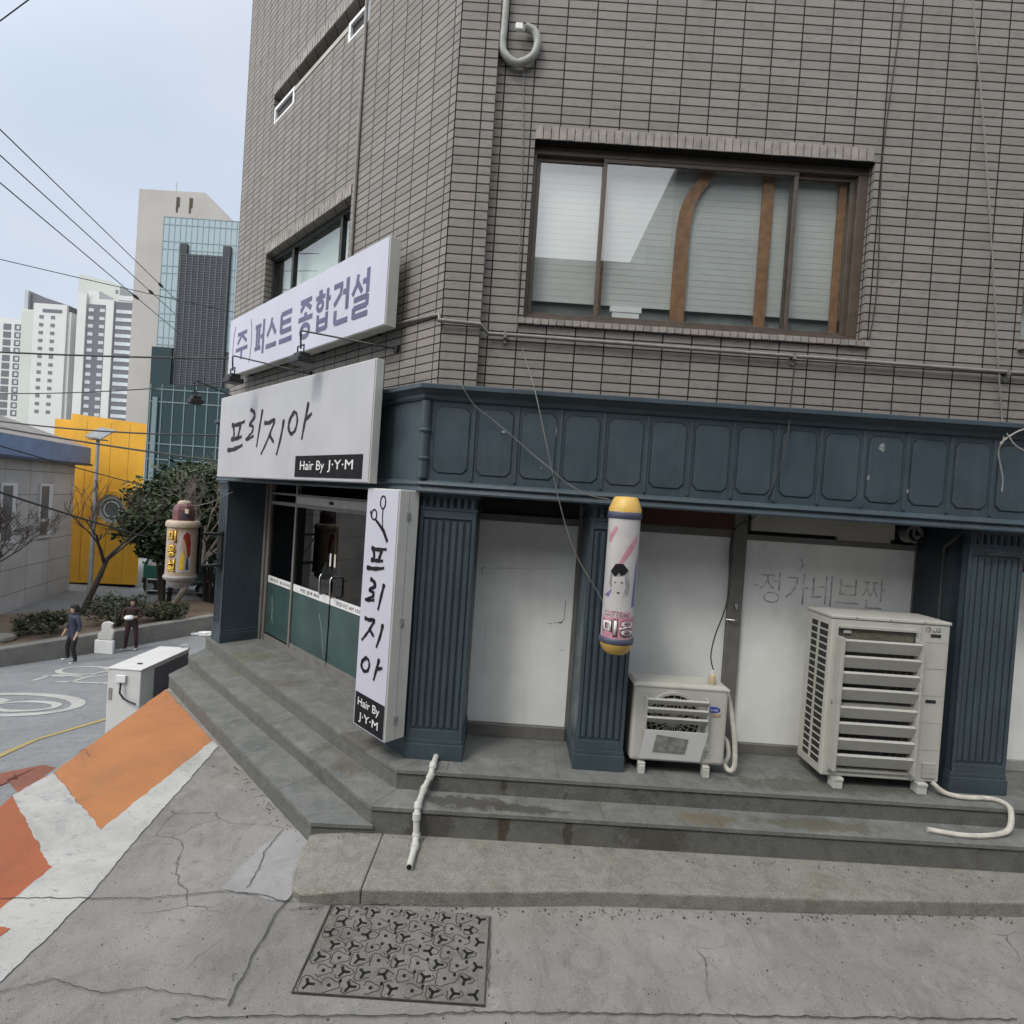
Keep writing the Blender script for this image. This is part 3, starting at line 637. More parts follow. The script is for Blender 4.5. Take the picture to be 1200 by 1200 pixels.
# --- A window
win = MB(); f = .045; y0, y1 = 4.86, 4.93
win.box(WX0, WX1, y0, y1, WZ0, WZ0 + .06); win.box(WX0, WX1, y0, y1, WZ1 - .07, WZ1); win.box(WX0, WX0 + .03, y0, y1, WZ0 + .06, WZ1 - .07); win.box(WX1 - .09, WX1, y0, y1, WZ0 + .06, WZ1 - .07)
wo_ = bA(win, "window", M['brown'], bevel=.004)
def wp(m, name, mats, **k):
    o = m.build(name, mats, wo_, **k); return o
def sash(x0, x1, y, mat, t=.04, gl=M['glassA']):
    m = MB(); z0, z1 = WZ0 + .06, WZ1 - .07
    m.box(x0, x1, y, y + .03, z0, z0 + t); m.box(x0, x1, y, y + .03, z1 - t, z1); m.box(x0, x0 + t, y, y + .03, z0 + t, z1 - t); m.box(x1 - t, x1, y, y + .03, z0 + t, z1 - t)
    wp(m, "sash", mat, bevel=.003)
    m = MB(); m.box(x0 + t, x1 - t, y + .012, y + .018, z0 + t, z1 - t); wp(m, "pane", gl)
sash(.01, .66, 4.90, M['brown']); sash(2.35, 2.94, 4.90, M['brown']); sash(.62, 2.40, 4.865, M['brown'], .035)
m = MB(); pc = [(1.405, WZ0 - .02), (1.405, 4.6), (1.41, 4.95), (1.435, 5.15), (1.49, 5.29), (1.57, 5.40), (1.66, WZ1 + .02)]; m.ribbonxz(smooth_pts(pc, 5), [.13 - .0012 * i for i in range(31)], 4.945, 4.975); wp(m, "bent_inner_post", M['wood'])
for x, wd in ((.66, .06), (2.17, .10), (2.86, .07)):
    m = MB(); m.box(x - wd / 2, x + wd / 2, 4.945, 4.975, WZ0 - .02, WZ1 + .03); wp(m, "inner_post", M['wood'], bevel=.004)
m = MB(); m.box(-.1, 3.1, 4.945, 5.0, WZ0 - .05, WZ0 + .03); wp(m, "inner_sill", M['wood'])
m = MB(); n = 23
for i in range(n):
    z = WZ0 + .24 + i * .058; m.add([(-.1, 4.985, z), (3.1, 4.985, z), (3.1, 4.9865, z + .0572), (-.1, 4.9865, z + .0572)], [(0, 1, 2, 3)])
wp(m, "blind", M['curtain'])
m = MB(); m.box(-.1, 3.1, 5.02, 5.03, WZ0 - .05, WZ1 + .05); wp(m, "lower_curtain", simple("grey_cloth", (.17, .19, .19), .9, .2, 4))
m = MB(); m.box(-.3, 3.3, 5.5, 5.6, 3.6, 5.8); m.box(-.3, 3.3, 4.95, 5.6, 3.55, 3.6); m.box(-.3, 3.3, 4.95, 5.6, 5.72, 5.8); wp(m, "inner_room", simple("room_wall", (.28, .3, .29), .8, .1, 2))
m = MB(); m.box(.80, 1.05, 4.935, 4.98, WZ0 + .03, WZ0 + .17); m.box(.78, 1.07, 4.93, 4.982, WZ0 + .17, WZ0 + .22); wp(m, "carton", M['letterw'])
m = MB(); m.plate([(WX0 + .02, WZ1 - .07)] + [(WX0 + .04 + i * .1 + (.05 if i % 2 else 0), WZ1 - .105 - (.012 if i % 2 else 0)) for i in range(8)] + [(.9, WZ1 - .07)], 4.935, 4.945); wp(m, "torn_trim", M['dark'])
# second window at right edge
m = MB(); m.box(4.44, 7.3, 4.82, 4.87, 4.05, 4.10); m.box(4.44, 4.48, 4.82, 4.87, 4.10, 4.57); m.box(5.2, 5.26, 4.82, 4.87, 4.10, 4.57); m.box(4.44, 7.3, 4.82, 4.87, 4.57, 4.62)
w2 = bA(m, "window", M['brown']); m = MB(); m.box(4.48, 7.3, 4.845, 4.85, 4.10, 4.57); m.build("pane", M['glassA'], w2)
m = MB(); m.box(4.3, 7.4, 4.96, 4.98, 3.9, 4.8); m.build("blind", M['curtain'], w2)
# B first-floor window
m = MB()
y0, y1 = BY + .1, BY + .16
for a, b, c, d in ((-4.17, -1.78, 4.0, 4.06), (-4.17, -1.78, 5.54, 5.6), (-4.17, -4.12, 4.06, 5.54), (-1.84, -1.78, 4.06, 5.54), (-3.52, -3.46, 4.06, 5.54), (-2.2, -2.14, 4.06, 5.54)): m.box(a, b, y0, y1, c, d)
w3 = bB(m, "window", M['black'])
for a, b in ((-4.12, -3.52), (-3.46, -2.2), (-2.14, -1.84)):
    m = MB(); m.box(a, b, y0 + .03, y0 + .035, 4.06, 5.54); m.build("pane", M['glassA'], w3)
m = MB(); m.box(-4.3, -1.6, y0 + .16, y0 + .2, 3.9, 5.65); m.build("blind", simple("pale_green_film", (.40, .48, .40), .7, .1, 1.5, dirt=(.3, .36, .3)), w3)
# B upper strip: two small white windows with brick infill
for a, b in ((-4.22, -3.55), (-2.12, -1.64)):
    m = MB(); yy = BY + .012
    m.box(a, b, yy, yy + .05, 7.445, 7.49); m.box(a, b, yy, yy + .05, 7.65, 7.69); m.box(a, a + .05, yy, yy + .05, 7.49, 7.65); m.box(b - .05, b, yy, yy + .05, 7.49, 7.65)
    ww = bB(m, "window", M['letterw']); m = MB(); m.box(a + .05, b - .05, yy + .03, yy + .035, 7.49, 7.65); m.build("pane", M['dark'], ww)
m = MB(); m.box(-3.55, -2.12, BY + .012, BY + .15, 7.445, 7.60); m.mat(1); m.box(-3.55, -2.12, BY + .005, BY + .07, 7.60, 7.66); bB(m, "infill_panel", [M['brick'], M['beige']])
m = MB(); m.box(-4.22, -1.62, BY + .18, BY + .2, 7.5, 7.9); bB(m, "inner_room", M['dark'])

# --- frieze and cornice
eB = lambda s, o: (OB + dB * s + nB * o).to_2d()
corner = Vector((-.80, 4.55)); pathf = [tuple(eB(5.2, 0.0)), (-.80 + .02, 4.60), (9, 4.60)]
fd = Vector((pathf[1][0] - pathf[0][0], pathf[1][1] - pathf[0][1])).normalized()
def swp(prof, name, mat, bevel=0, path=pathf): m = MB(); m.sweep(prof, path); return bA(m, name, mat, bevel=bevel)
swp([(-.14, 2.40), (.045, 2.40), (.045, 3.14), (-.14, 3.14)], "frieze", M['blue'])
swp([(-.12, 3.14), (.06, 3.14), (.075, 3.16), (.075, 3.185), (.115, 3.215), (.14, 3.225), (.14, 3.262), (.12, 3.270), (-.12, 3.285)], "cornice", M['blue'], .003)
swp([(-.16, 2.345), (.07, 2.345), (.075, 2.36), (.06, 2.40), (.085, 2.415), (.075, 2.44), (.046, 2.455), (-.16, 2.455)], "lower_moulding", M['blue'], .002)
swp([(-.5, 2.36), (-.15, 2.36), (-.15, 2.40), (-.5, 2.40)], "soffit", M['dark'])
FY = 4.555
def octo(x0, x1, z0, z1, c): return [(x0 + c, z0), (x1 - c, z0), (x1, z0 + c), (x1, z1 - c), (x1 - c, z1), (x0 + c, z1), (x0, z1 - c), (x0, z0 + c)]
k = 0; x = -.745; PW = .3725
def fpanel(x0, x1, y, fr):
    m = MB(); m.mat(1).ring(octo(x0 + .03, x1 - .03, 2.515, 3.095, .045), octo(x0 + .042, x1 - .042, 2.527, 3.083, .042), y - .001, y + .02)
    m.mat(0).plate(octo(x0 + .042, x1 - .042, 2.527, 3.083, .042), y - .008, y + .02)
    fr(m, "frieze_panel", [M['blue'], M['bluedk']], bevel=.003)
    m = MB(); m.box(x1 - .012, x1 + .012, y - .012, y + .01, 2.47, 3.13); fr(m, "frieze_strip", M['blue'], bevel=.004)
while x < 8:
    fpanel(x, x + PW, FY, bA); x += PW
fpanel(-.30, -.035, -.047, bB)
xb = -.31
while xb > -5.0:
    fpanel(xb - PW, xb, -.047, bB); xb -= PW
m = MB(); m.lathe([(.045, 2.47), (.045, 2.62), (.055, 2.63), (.055, 2.645), (.04, 2.655), (.04, 2.86), (.055, 2.87), (.055, 2.885), (.045, 2.895), (.045, 3.13)], -.79, 4.60 - .045, 16); bA(m, "corner_post", M['blue'], smooth=True)

m = MB(); rg = random.Random(9)
for (u, v, a_, b_) in ((1034, 524, .035, .05), (1018, 560, .02, .035), (1064, 576, .012, .03), (590, 506, .03, .012), (634, 548, .012, .008), (652, 505, .006, .06), (708, 522, .005, .05)):
    p = onY(u, v, 4.54); n = 11; m.plate([(p.x + a_ * math.cos(6.283 * i / n) * rg.uniform(.5, 1), p.z + b_ * math.sin(6.283 * i / n) * rg.uniform(.5, 1)) for i in range(n)], 4.5445, 4.550)
bA(m, "paint_chip", simple("chipped_primer", (.20, .22, .225), .8, .3, 30))
# --- pilasters
def pilaster(fr, x0, x1, y, depth, ng, cap=True, base=.16):
    m = MB(); m.box(x0, x1, y, y + depth, base, 2.345)
    o = fr(m, "pilaster", M['blue'])
    def sub(mm, name, mats, **k): c = mm.build(name, mats, o, **k); return c
    m = MB(); m.box(x0 - .018, x1 + .018, y - .025, y + depth, 0.001, base - .02); m.prism([(x0 - .01, y - .016), (x1 + .01, y - .016), (x1 + .01, y + depth), (x0 - .01, y + depth)], base - .02, base + .02); sub(m, "base", M['blue'], bevel=.006)
    fw = .03; a, b = x0 + fw, x1 - fw; wv = (b - a) / ng
    m = MB(); m.box(x0, x0 + fw, y - .014, y + .01, base + .02, 2.2); m.box(x1 - fw, x1, y - .014, y + .01, base + .02, 2.2)
    m.box(a, b, y - .014, y + .01, base + .02, base + .10); m.box(a, b, y - .014, y + .01, 2.13, 2.2); sub(m, "panel_frame", M['blue'], bevel=.003)
    m = MB(); z0, z1 = base + .10, 2.13
    for i in range(ng):   # raised reeds with dark grooves between, round-ended
        c = a + wv * (i + .5); h = wv * .36; zz0, zz1 = z0 + .03, z1 - .02
        prof = [(c - h, y), (c - h * .75, y - .011), (c, y - .016), (c + h * .75, y - .011), (c + h, y)]
        pts = [(px, py, zz0 + h * (0 if j in (1, 2, 3) else .5)) for j, (px, py) in enumerate(prof)] + [(px, py, zz1 - h * (0 if j in (1, 2, 3) else .5)) for j, (px, py) in enumerate(prof)]
        m.add(pts, [(j, j + 1, 5 + j + 1, 5 + j) for j in range(4)] + [(0, 1, 2, 3, 4), (9, 8, 7, 6, 5)])
    sub(m, "fluting", M['blue'], smooth=True)
    m = MB()
    for i in range(ng + 1): c = a + wv * i; m.box(c - wv * .09, c + wv * .09, y - .0015, y + .005, z0 + .02, z1 - .02)
    sub(m, "groove", M['bluedk'])
    m = MB(); m.box(x0 - .012, x1 + .012, y - .02, y + depth, 2.2, 2.225); m.box(x0 - .02, x1 + .02, y - .035, y + depth, 2.315, 2.344)
    n = max(6, int((x1 - x0) / .055)); w_ = (x1 - x0) / n
    for i in range(n): m.tube([(x0 + w_ * (i + .5), y - .004, 2.226), (x0 + w_ * (i + .5), y - .004, 2.314)], w_ * .36, 8)
    sub(m, "capital", M['blue'], bevel=.0)
    return o
pilaster(bA, -.80, -.31, 4.645, .56, 7)
pilaster(bA, .70, 1.12, 4.655, .54, 6)
pilaster(bA, 4.07, 4.55, 4.70, .62, 7)
pilaster(bB, -4.76, -4.43, -.12, .70, 4)
# side return of corner pilaster facing the street
m = MB(); m.box(-.50, -.02, .0, .1, .001, 2.345); bB(m, "corner_panel", M['blue'], bevel=.004)
m = MB(); m.box(-.62, -.50, .05, .5, .001, 2.345); bB(m, "door_jamb", M['frame'])
# --- A recess: doors and boards (world frame)
DY = 5.2
m = MB(); m.box(-.31, .70, DY + .05, DY + .12, 0.001, 2.36); bA(m, "recess_wall", M['dark'])
m = MB(); m.box(-.45, -.37, DY - .01, DY + .05, .002, 2.36); m.box(.665, .76, DY - .01, DY + .05, .002, 2.36); m.box(-.37, .665, DY - .012, DY + .05, 2.125, 2.19); m.box(-.37, .665, DY - .03, DY + .05, .002, .125)
d1 = bA(m, "door_frame", M['frame'], bevel=.004)
m = MB(); m.box(-.368, .663, DY + .005, DY + .04, .128, 2.122); dr = bA(m, "door", M['white'], bevel=.003, label="plain white boarded door left of the barber pole")
m = MB()
def scuff(pix, wd, Y=DY + .004):
    for a, b in zip(pix, pix[1:]):
        A, B = onY(*a, Y), onY(*b, Y); m.ribbonxz([(A.x, A.z), (B.x, B.z)], wd, Y - .001, Y + .002)
def q4(x, y): return (400 + x / 3.53, 560 + y / 3.53)
scuff([q4(575, 375), q4(590, 370), q4(580, 390), q4(585, 400)], .007); scuff([q4(928, 510), q4(922, 585), q4(900, 605), q4(915, 596), q4(880, 600)], .006); scuff([q4(855, 603), q4(872, 603)], .006)
scuff([q4(650, 372), q4(718, 374)], .003); scuff([q4(600, 374), q4(910, 376)], .0012); scuff([q4(598, 600), q4(590, 770), q4(584, 830)], .0016); scuff([q4(905, 712), q4(920, 712)], .004)
m.build("scuff_mark", M['picgrey'], dr)
m = MB(); m.box(-.37, .665, DY + .03, DY + .045, 2.19, 2.36); bA(m, "transom", M['dark'])
# boards 2 and 3
m = MB(); m.box(1.12, 4.08, DY + .06, DY + .14, .001, 2.36); bA(m, "recess_wall", M['dark'])
m = MB(); m.box(1.12, 1.23, DY - .01, DY + .05, .002, 2.36); m.box(2.175, 2.305, DY - .05, DY + .05, .002, 2.36); m.box(3.985, 3.99, DY - .01, DY + .05, .002, 2.36)
m.box(1.23, 2.175, DY - .012, DY + .04, 2.115, 2.19); m.box(2.305, 3.985, DY - .012, DY + .04, 2.105, 2.16); m.box(1.23, 2.175, DY - .03, DY + .05, .002, .12); m.box(2.305, 3.985, DY - .03, DY + .05, .002, .10)
bA(m, "board_frame", M['frame'], bevel=.004)
m = MB(); m.box(1.232, 2.173, DY + .005, DY + .03, .122, 2.113); bA(m, "shop_board", M['white'], bevel=.002)
m = MB(); m.box(2.307, 3.983, DY + .005, DY + .03, .102, 2.103); b3 = bA(m, "shop_board", M['white'], bevel=.002, label="white board with the grey traces of removed lettering")
t3 = text("ghost_lettering", "정가네브짠", M['stain'], b3, 2.49, 3.72, 1.50, 1.80, DY + .005, -.012, .0015)
m = MB(); m.box(2.42, 2.46, DY + .0, DY + .006, 1.66, 1.675); m.tube([(2.86, DY + .004, 1.95), (2.9, DY + .004, 1.90), (2.87, DY + .004, 1.83)], .008, 6); m.build("scuff_mark", M['stain'], b3)
m = MB(); m.box(1.23, 2.175, DY - .04, DY + .03, 2.192, 2.358); bA(m, "transom", M['redbox'])
m = MB(); m.box(2.31, 3.68, DY - .12, DY - .08, 2.20, 2.352); bA(m, "transom", M['beige'])
m = MB(); m.box(3.2, 3.72, DY - .02, DY + .02, 2.162, 2.198); bA(m, "transom_sill", M['beige'])
m = MB(); m.tube([(2.155, DY - .06, 1.32), (2.22, DY - .09, 1.32), (2.26, DY - .07, 1.32)], .006, 8); m.lathe([(.014, 1.42), (.018, 1.45), (.014, 1.48)], 2.245, DY - .055, 12); bA(m, "lock", M['chrome'])
fv = [(3.86 + .085 * math.cos(t), 2.27 + .085 * math.sin(t)) for t in [math.pi * 2 * i / 20 for i in range(20)]]; fi = [(3.86 + .062 * math.cos(t), 2.27 + .062 * math.sin(t)) for t in [math.pi * 2 * i / 20 for i in range(20)]]
m = MB(); m.ring(fv, fi, 5.06, 5.16); m.box(3.853, 3.867, 5.07, 5.09, 2.24, 2.33); m.box(3.87, 3.93, 5.06, 5.12, 2.2, 2.26); bA(m, "vent", M['cable'])
# pilaster 3 side wall
m = MB(); m.box(3.99, 4.085, 4.76, DY + .1, .001, 2.36); bA(m, "side_wall", simple("blue_black_tile", (.018, .024, .032), .4, .15, 4), bevel=.002)
# shop right of third pilaster
m = MB(); m.box(4.54, 4.78, DY - .01, DY + .05, .002, 2.36); m.box(4.78, 8.9, DY - .01, DY + .05, 2.09, 2.2); m.box(4.78, 8.9, DY - .01, DY + .05, .002, .11); m.box(5.35, 5.45, DY - .012, DY + .052, .11, 2.09); bA(m, "door_frame", M['framelt'], bevel=.004)
m = MB(); m.box(4.782, 5.348, DY + .006, DY + .03, .112, 2.088); bA(m, "shop_board", M['white'])
m = MB(); m.box(5.45, 8.9, DY + .006, DY + .03, .112, 2.36); m.box(4.78, 5.45, DY + .03, DY + .06, 2.2, 2.36); bA(m, "shop_board", M['dark'])
m = MB(); m.box(4.80, 5.3, DY - .02, DY, 1.97, 2.085); m.mat(1); 
for i in range(3): m.box(4.83, 4.88, DY - .004, DY + .004, 1.68 + i * .08, 1.765 + i * .08)
bA(m, "notice_strip", [simple("red_notice", (.3, .02, .03), .5, .1, 6), M['ink']])

# --- B recess: salon glass front (street frame)
GY = .45
m = MB()
m.box(-4.36, -4.29, GY - .03, GY + .04, .002, 2.36); m.box(-4.43, -4.36, GY - .06, GY + .06, .002, 2.36)
m.box(-4.29, -.62, GY - .02, GY + .03, .002, .10); m.box(-4.29, -.62, GY - .02, GY + .03, 2.05, 2.10); m.box(-4.29, -.62, GY - .02, GY + .03, 2.20, 2.23)
m.box(-3.47, -3.42, GY - .025, GY + .035, .10, 2.36); m.box(-1.30, -1.25, GY - .025, GY + .035, .10, 2.36)
sf = bB(m, "shopfront_frame", M['frame'], bevel=.003)
m = MB(); m.box(-3.42, -1.30, GY - .035, GY + .035, 2.10, 2.20); m.build("door_header", M['framelt'], sf, bevel=.003)
m = MB(); m.box(-2.48, -2.36, GY - .037, GY - .034, 2.13, 2.17); m.build("header_plate", M['ink'], sf)
for nm, a, b in (("fixed_pane", -4.29, -3.47), ("glass_door", -3.42, -2.37), ("glass_door", -2.355, -1.30), ("fixed_pane", -1.25, -.62)):
    m = MB(); m.box(a, b, GY, GY + .01, .10, 2.05); gl = bB(m, nm, M['dglass'])
    m = MB(); m.box(a + .01, b - .01, GY - .004, GY - .001, .13, .88); m.build("green_film", M['film'], gl)
    m = MB(); m.box(a + .005, b - .005, GY - .005, GY - .002, .885, .985); m.build("white_band", M['letterw'], gl)
    if nm == "glass_door":
        m = MB(); m.box(a, b, GY - .012, GY + .022, .08 + .025, .16); m.build("bottom_rail", M['frame'], gl)
        hx = b - .13 if b < -2 else a + .13
        m = MB(); m.tube([(hx, GY - .005, 1.0), (hx, GY - .07, 1.0), (hx, GY - .085, 1.02), (hx, GY - .085, 1.22), (hx, GY - .07, 1.245), (hx, GY - .005, 1.245)], .012, 10); m.build("handle", M['chrome'], gl, smooth=True)
        m = MB(); hh = b - .05 if b < -2 else a + .05; m.box(hh - .02, hh + .02, GY - .003, GY - .001, 1.36, 1.52); m.build("push_sign", M['letterw'], gl)
def btext(body, mat, x0, x1, z0, z1, y, bold=0, parent=bd, th=.002, name="lettering"):
    o = text(name, body, mat, parent, x0, x1, z0, z1, 0, bold, th); o.location = Vector(OB) - Vector(parent.location if parent is bd else (0, 0, 0)) + nB * (-y); o.rotation_euler = (0, 0, AB); return o
btext("예약문의", M['ink'], -4.22, -3.94, .908, .957, GY - .006, .0, th=.001, name="band_lettering")
btext("051-214-2418", M['ink'], -3.86, -3.53, .912, .953, GY - .006, .0, th=.001, name="band_lettering")
btext("커트 염색 퍼머", M['ink'], -3.2, -2.65, .908, .96, GY - .006, .01, th=.001, name="band_lettering")
btext("영업시간 AM 10:00-8:00", M['ink'], -2.2, -1.42, .908, .96, GY - .006, .0, th=.001, name="band_lettering")
# scratches on film
m = MB()
for p in ([(-4.12, .25), (-4.06, .5), (-4.1, .7)], [(-4.14, .68), (-4.04, .3)], [(-2.62, .72), (-2.5, .45)], [(-2.52, .50), (-2.44, .2)]): m.ribbonxz(p, .006, GY - .0055, GY - .0045)
bB(m, "film_scratch", M['cablelt'])
# salon interior
m = MB(); m.box(-4.35, -.3, 3.2, 3.25, .01, 2.9); m.mat(1); m.box(-4.35, -4.3, .6, 3.2, .01, 2.9); m.mat(0); m.box(-4.3, -.3, GY + .1, 3.2, .004, .012)
bB(m, "salon_wall", [simple("salon_wall", (.10, .095, .085), .8, .1, 2), M['dark']])
for xa in (-3.9, -2.9, -1.9):
    m = MB(); m.box(xa, xa + .6, 3.12, 3.18, .95, 1.95); fo = bB(m, "salon_mirror", M['frame']); m = MB(); m.box(xa + .03, xa + .57, 3.11, 3.119, .98, 1.92); m.build("mirror_glass", M['chrome'], fo)
m = MB(); m.box(-4.1, -1.1, 2.85, 3.18, .7, .76); bB(m, "salon_shelf", M['beige'])
for xa, hh in ((-3.6, .24), (-3.48, .2), (-3.3, .28), (-2.1, .2)):
    m = MB(); m.lathe([(.05, 1.0), (.06, 1.02), (.05, 1.0 + hh * .6), (.02, 1.0 + hh * .8), (.02, 1.0 + hh)], xa, 1.0, 12); bB(m, "salon_bottle", M['curtain'], smooth=True)
m = MB(); m.box(-3.9, -3.1, .85, 1.15, .01, 1.0); bB(m, "salon_counter", M['dark'], bevel=.01)
m = MB(); m.box(-1.95, -1.35, .9, 1.3, .01, 1.0); m.box(-1.9, -1.45, .95, 1.2, 1.0, 1.06); bB(m, "salon_counter", M['dark'], bevel=.01)

# ------------------------------------------------------------------ signs (street-side)
def sgn(name, label, cat, x, y, z): return thing(name, label, cat, tuple(Bw(x, y, z)), AB)
def L(m, name, mats, root, x, y, z, **k): return m.build(name, mats, root, loc=(-x, -y, -z), **k)
# upper sign
x, y, z = -2.6, -.15, 3.86; r = sgn("shop_sign", "long white upper signboard with purple construction company lettering", "sign", x, y, z)
m = MB(); m.box(-4.70, -.53, -.145, -.03, 3.865, 4.69); L(m, "sign_box", [M['signside']], r, x, y, z, bevel=.006)
m = MB()
for xx in (-4.4, -3.4, -2.2, -1.0): m.box(xx - .02, xx + .02, -.03, .09, 3.9, 3.94)
L(m, "bracket", M['black'], r, x, y, z)
m = MB(); m.box(-4.69, -.54, -.152, -.146, 3.875, 4.68); L(m, "face", M['signw'], r, x, y, z)
def ltext(root, body, mat, x0, x1, z0, z1, yy, ox, oy, oz, bold=0, th=.003, name="lettering"):
    return text(name, body, mat, root, x0 - ox, x1 - ox, z0 - oz, z1 - oz, yy - oy, bold, th)
el_ = lambda cx, cz, rx, rz: [(cx + rx * math.cos(t), cz + rz * math.sin(t)) for t in [2 * math.pi * i / 16 for i in range(17)]]
BLK = {'주': [[(.10, .95), (.90, .95)], [(.5, .93), (.12, .60)], [(.5, .88), (.90, .60)], [(0, .38), (1, .38)], [(.5, .38), (.5, 0)]],
 '퍼': [[(0, .86), (.64, .86)], [(0, .2), (.66, .2)], [(.2, .86), (.2, .2)], [(.46, .86), (.46, .2)], [(.64, .52), (.92, .52)], [(.94, 1), (.94, 0)]],
 '스': [[(.5, .97), (.42, .72), (.08, .42)], [(.5, .78), (.92, .42)], [(0, .08), (1, .08)]],
 '트': [[(.1, .93), (.92, .93)], [(.1, .65), (.88, .65)], [(.1, .37), (.94, .37)], [(.12, .93), (.12, .37)], [(0, .07), (1, .07)]],
 '종': [[(.1, .96), (.9, .96)], [(.5, .95), (.12, .72)], [(.5, .90), (.88, .72)], [(.5, .66), (.5, .5)], [(0, .5), (1, .5)], el_(.5, .17, .31, .16)],
 '합': [[(.2, 1), (.44, 1)], [(.0, .87), (.64, .87)], el_(.32, .65, .2, .115), [(.82, 1.02), (.82, .47)], [(.82, .75), (1.02, .75)], [(.2, .42), (.2, .0)], [(.82, .42), (.82, .0)], [(.2, .24), (.82, .24)], [(.2, .03), (.82, .03)]],
 '건': [[(.05, .93), (.58, .93)], [(.53, .93), (.48, .70), (.1, .47)], [(.62, .72), (.86, .72)], [(.88, 1.02), (.88, .28)], [(.2, .34), (.2, .03)], [(.2, .03), (.96, .03)]],
 '설': [[(.32, .97), (.26, .74), (.03, .54)], [(.3, .8), (.58, .54)], [(.60, .76), (.86, .76)], [(.88, 1.02), (.88, .48)], [(.14, .41), (.88, .41)], [(.88, .44), (.88, .2)], [(.14, .22), (.88, .22)], [(.15, .24), (.15, .0)], [(.14, .03), (.94, .03)]],
 '(': [[(.9, 1), (.4, .8), (.15, .5), (.4, .2), (.9, 0)]], ')': [[(.1, 1), (.6, .8), (.85, .5), (.6, .2), (.1, 0)]]}
for ch, a, b, c, d, wd in (("(", -4.55, -4.46, 3.97, 4.56, .016), (")", -3.90, -3.81, 3.97, 4.56, .016), ("주", -4.40, -3.97, 4.06, 4.44, .050), ("퍼", -3.70, -3.40, 4.03, 4.47, .052), ("스", -3.32, -3.00, 4.06, 4.45, .060), ("트", -2.91, -2.55, 4.06, 4.44, .060),
                       ("종", -2.38, -2.03, 4.03, 4.46, .056), ("합", -1.96, -1.63, 4.04, 4.46, .050), ("건", -1.57, -1.22, 4.04, 4.47, .056), ("설", -1.17, -.83, 4.03, 4.47, .052)):
    m = MB()
    for i, st_ in enumerate(BLK[ch]):
        p = [(a + u_ * (b - a), c + v_ * (d - c)) for u_, v_ in st_]
        m.ribbonxz(p, wd * (1.12 if len(p) == 2 and abs(p[0][0] - p[1][0]) < .01 else 1), -.1545 - i * .00025, -.1522)
    L(m, "block_letter", M['signpurple'], r, x, y, z)
# lower sign
x, y, z = -2.4, -.3, 2.4; r = sgn("shop_sign", "wide white hair salon signboard with handwritten dark lettering above the glass doors", "sign", x, y, z)
m = MB(); m.box(-4.41, -.385, -.297, -.215, 2.395, 3.505); L(m, "sign_box", M['signside'], r, x, y, z, bevel=.006)
m = MB(); m.box(-4.40, -.395, -.303, -.298, 2.405, 3.495); L(m, "face", M['signw2'], r, x, y, z)
m = MB(); m.box(-1.89, -.50, -.307, -.3035, 2.43, 2.655); L(m, "black_panel", M['ink'], r, x, y, z)
ltext(r, "Hair By", M['letterw'], -1.76, -1.22, 2.475, 2.60, -.3075, x, y, z, .0)
ltext(r, "J·Y·M", M['letterw'], -1.15, -.66, 2.485, 2.605, -.3075, x, y, z, .0)
m = MB()
for xx in (-4.0, -3.0, -2.0, -1.0): m.box(xx - .02, xx + .02, -.215, .0, 3.0, 3.04)
L(m, "bracket", M['black'], r, x, y, z)
GLY = {
 '프': [[(.18, .92), (.5, .90), (.98, .98)], [(.30, .90), (.36, .62), (.34, .46)], [(.74, .92), (.66, .62), (.60, .46)], [(.20, .42), (.5, .44), (.84, .48)], [(.0, .06), (.4, .08), (.92, .2)]],
 '리': [[(.22, 1.0), (.42, .93), (.50, .80), (.30, .66), (.22, .60), (.42, .54), (.44, .44), (.22, .30), (.04, .22), (.2, .22), (.5, .3)], [(.95, .95), (.86, .6), (.72, .0)]],
 '지': [[(.08, .92), (.3, .90), (.56, .96), (.40, .62), (.22, .32), (.0, .02)], [(.36, .56), (.5, .42), (.58, .34)], [(.98, .94), (.90, .5), (.74, -.02)]],
 '아': [[(.26, .84), (.10, .66), (.04, .42), (.16, .22), (.34, .30), (.42, .56), (.36, .78), (.24, .86)], [(.86, 1.05), (.76, .55), (.66, .02)], [(.74, .56), (.86, .62), (1.02, .72)]]}
def glyph(m, ch, x0, x1, z0, z1, wd, y0, y1):
    for si_, s in enumerate(GLY[ch]):
        p = smooth_pts([(x0 + a * (x1 - x0), z0 + b * (z1 - z0)) for a, b in s], 5); n = len(p)
        m.ribbonxz(p, [wd * (1.15 - .5 * i / n + .15 * math.sin(i * 1.3)) * (.6 if i == 0 else 1) for i in range(n)], y0 - si_ * .0004, y1)
for ch, a, b, c, d, wd in (('프', -4.03, -3.44, 2.74, 3.13, .055), ('리', -3.40, -2.86, 2.78, 3.26, .045), ('지', -2.86, -2.24, 2.68, 3.10, .045), ('아', -2.14, -1.58, 2.82, 3.20, .045)):
    m = MB(); glyph(m, ch, a, b, c, d, wd, -.307, -.3035); L(m, "brush_letter", M['inkbrown'], r, x, y, z)
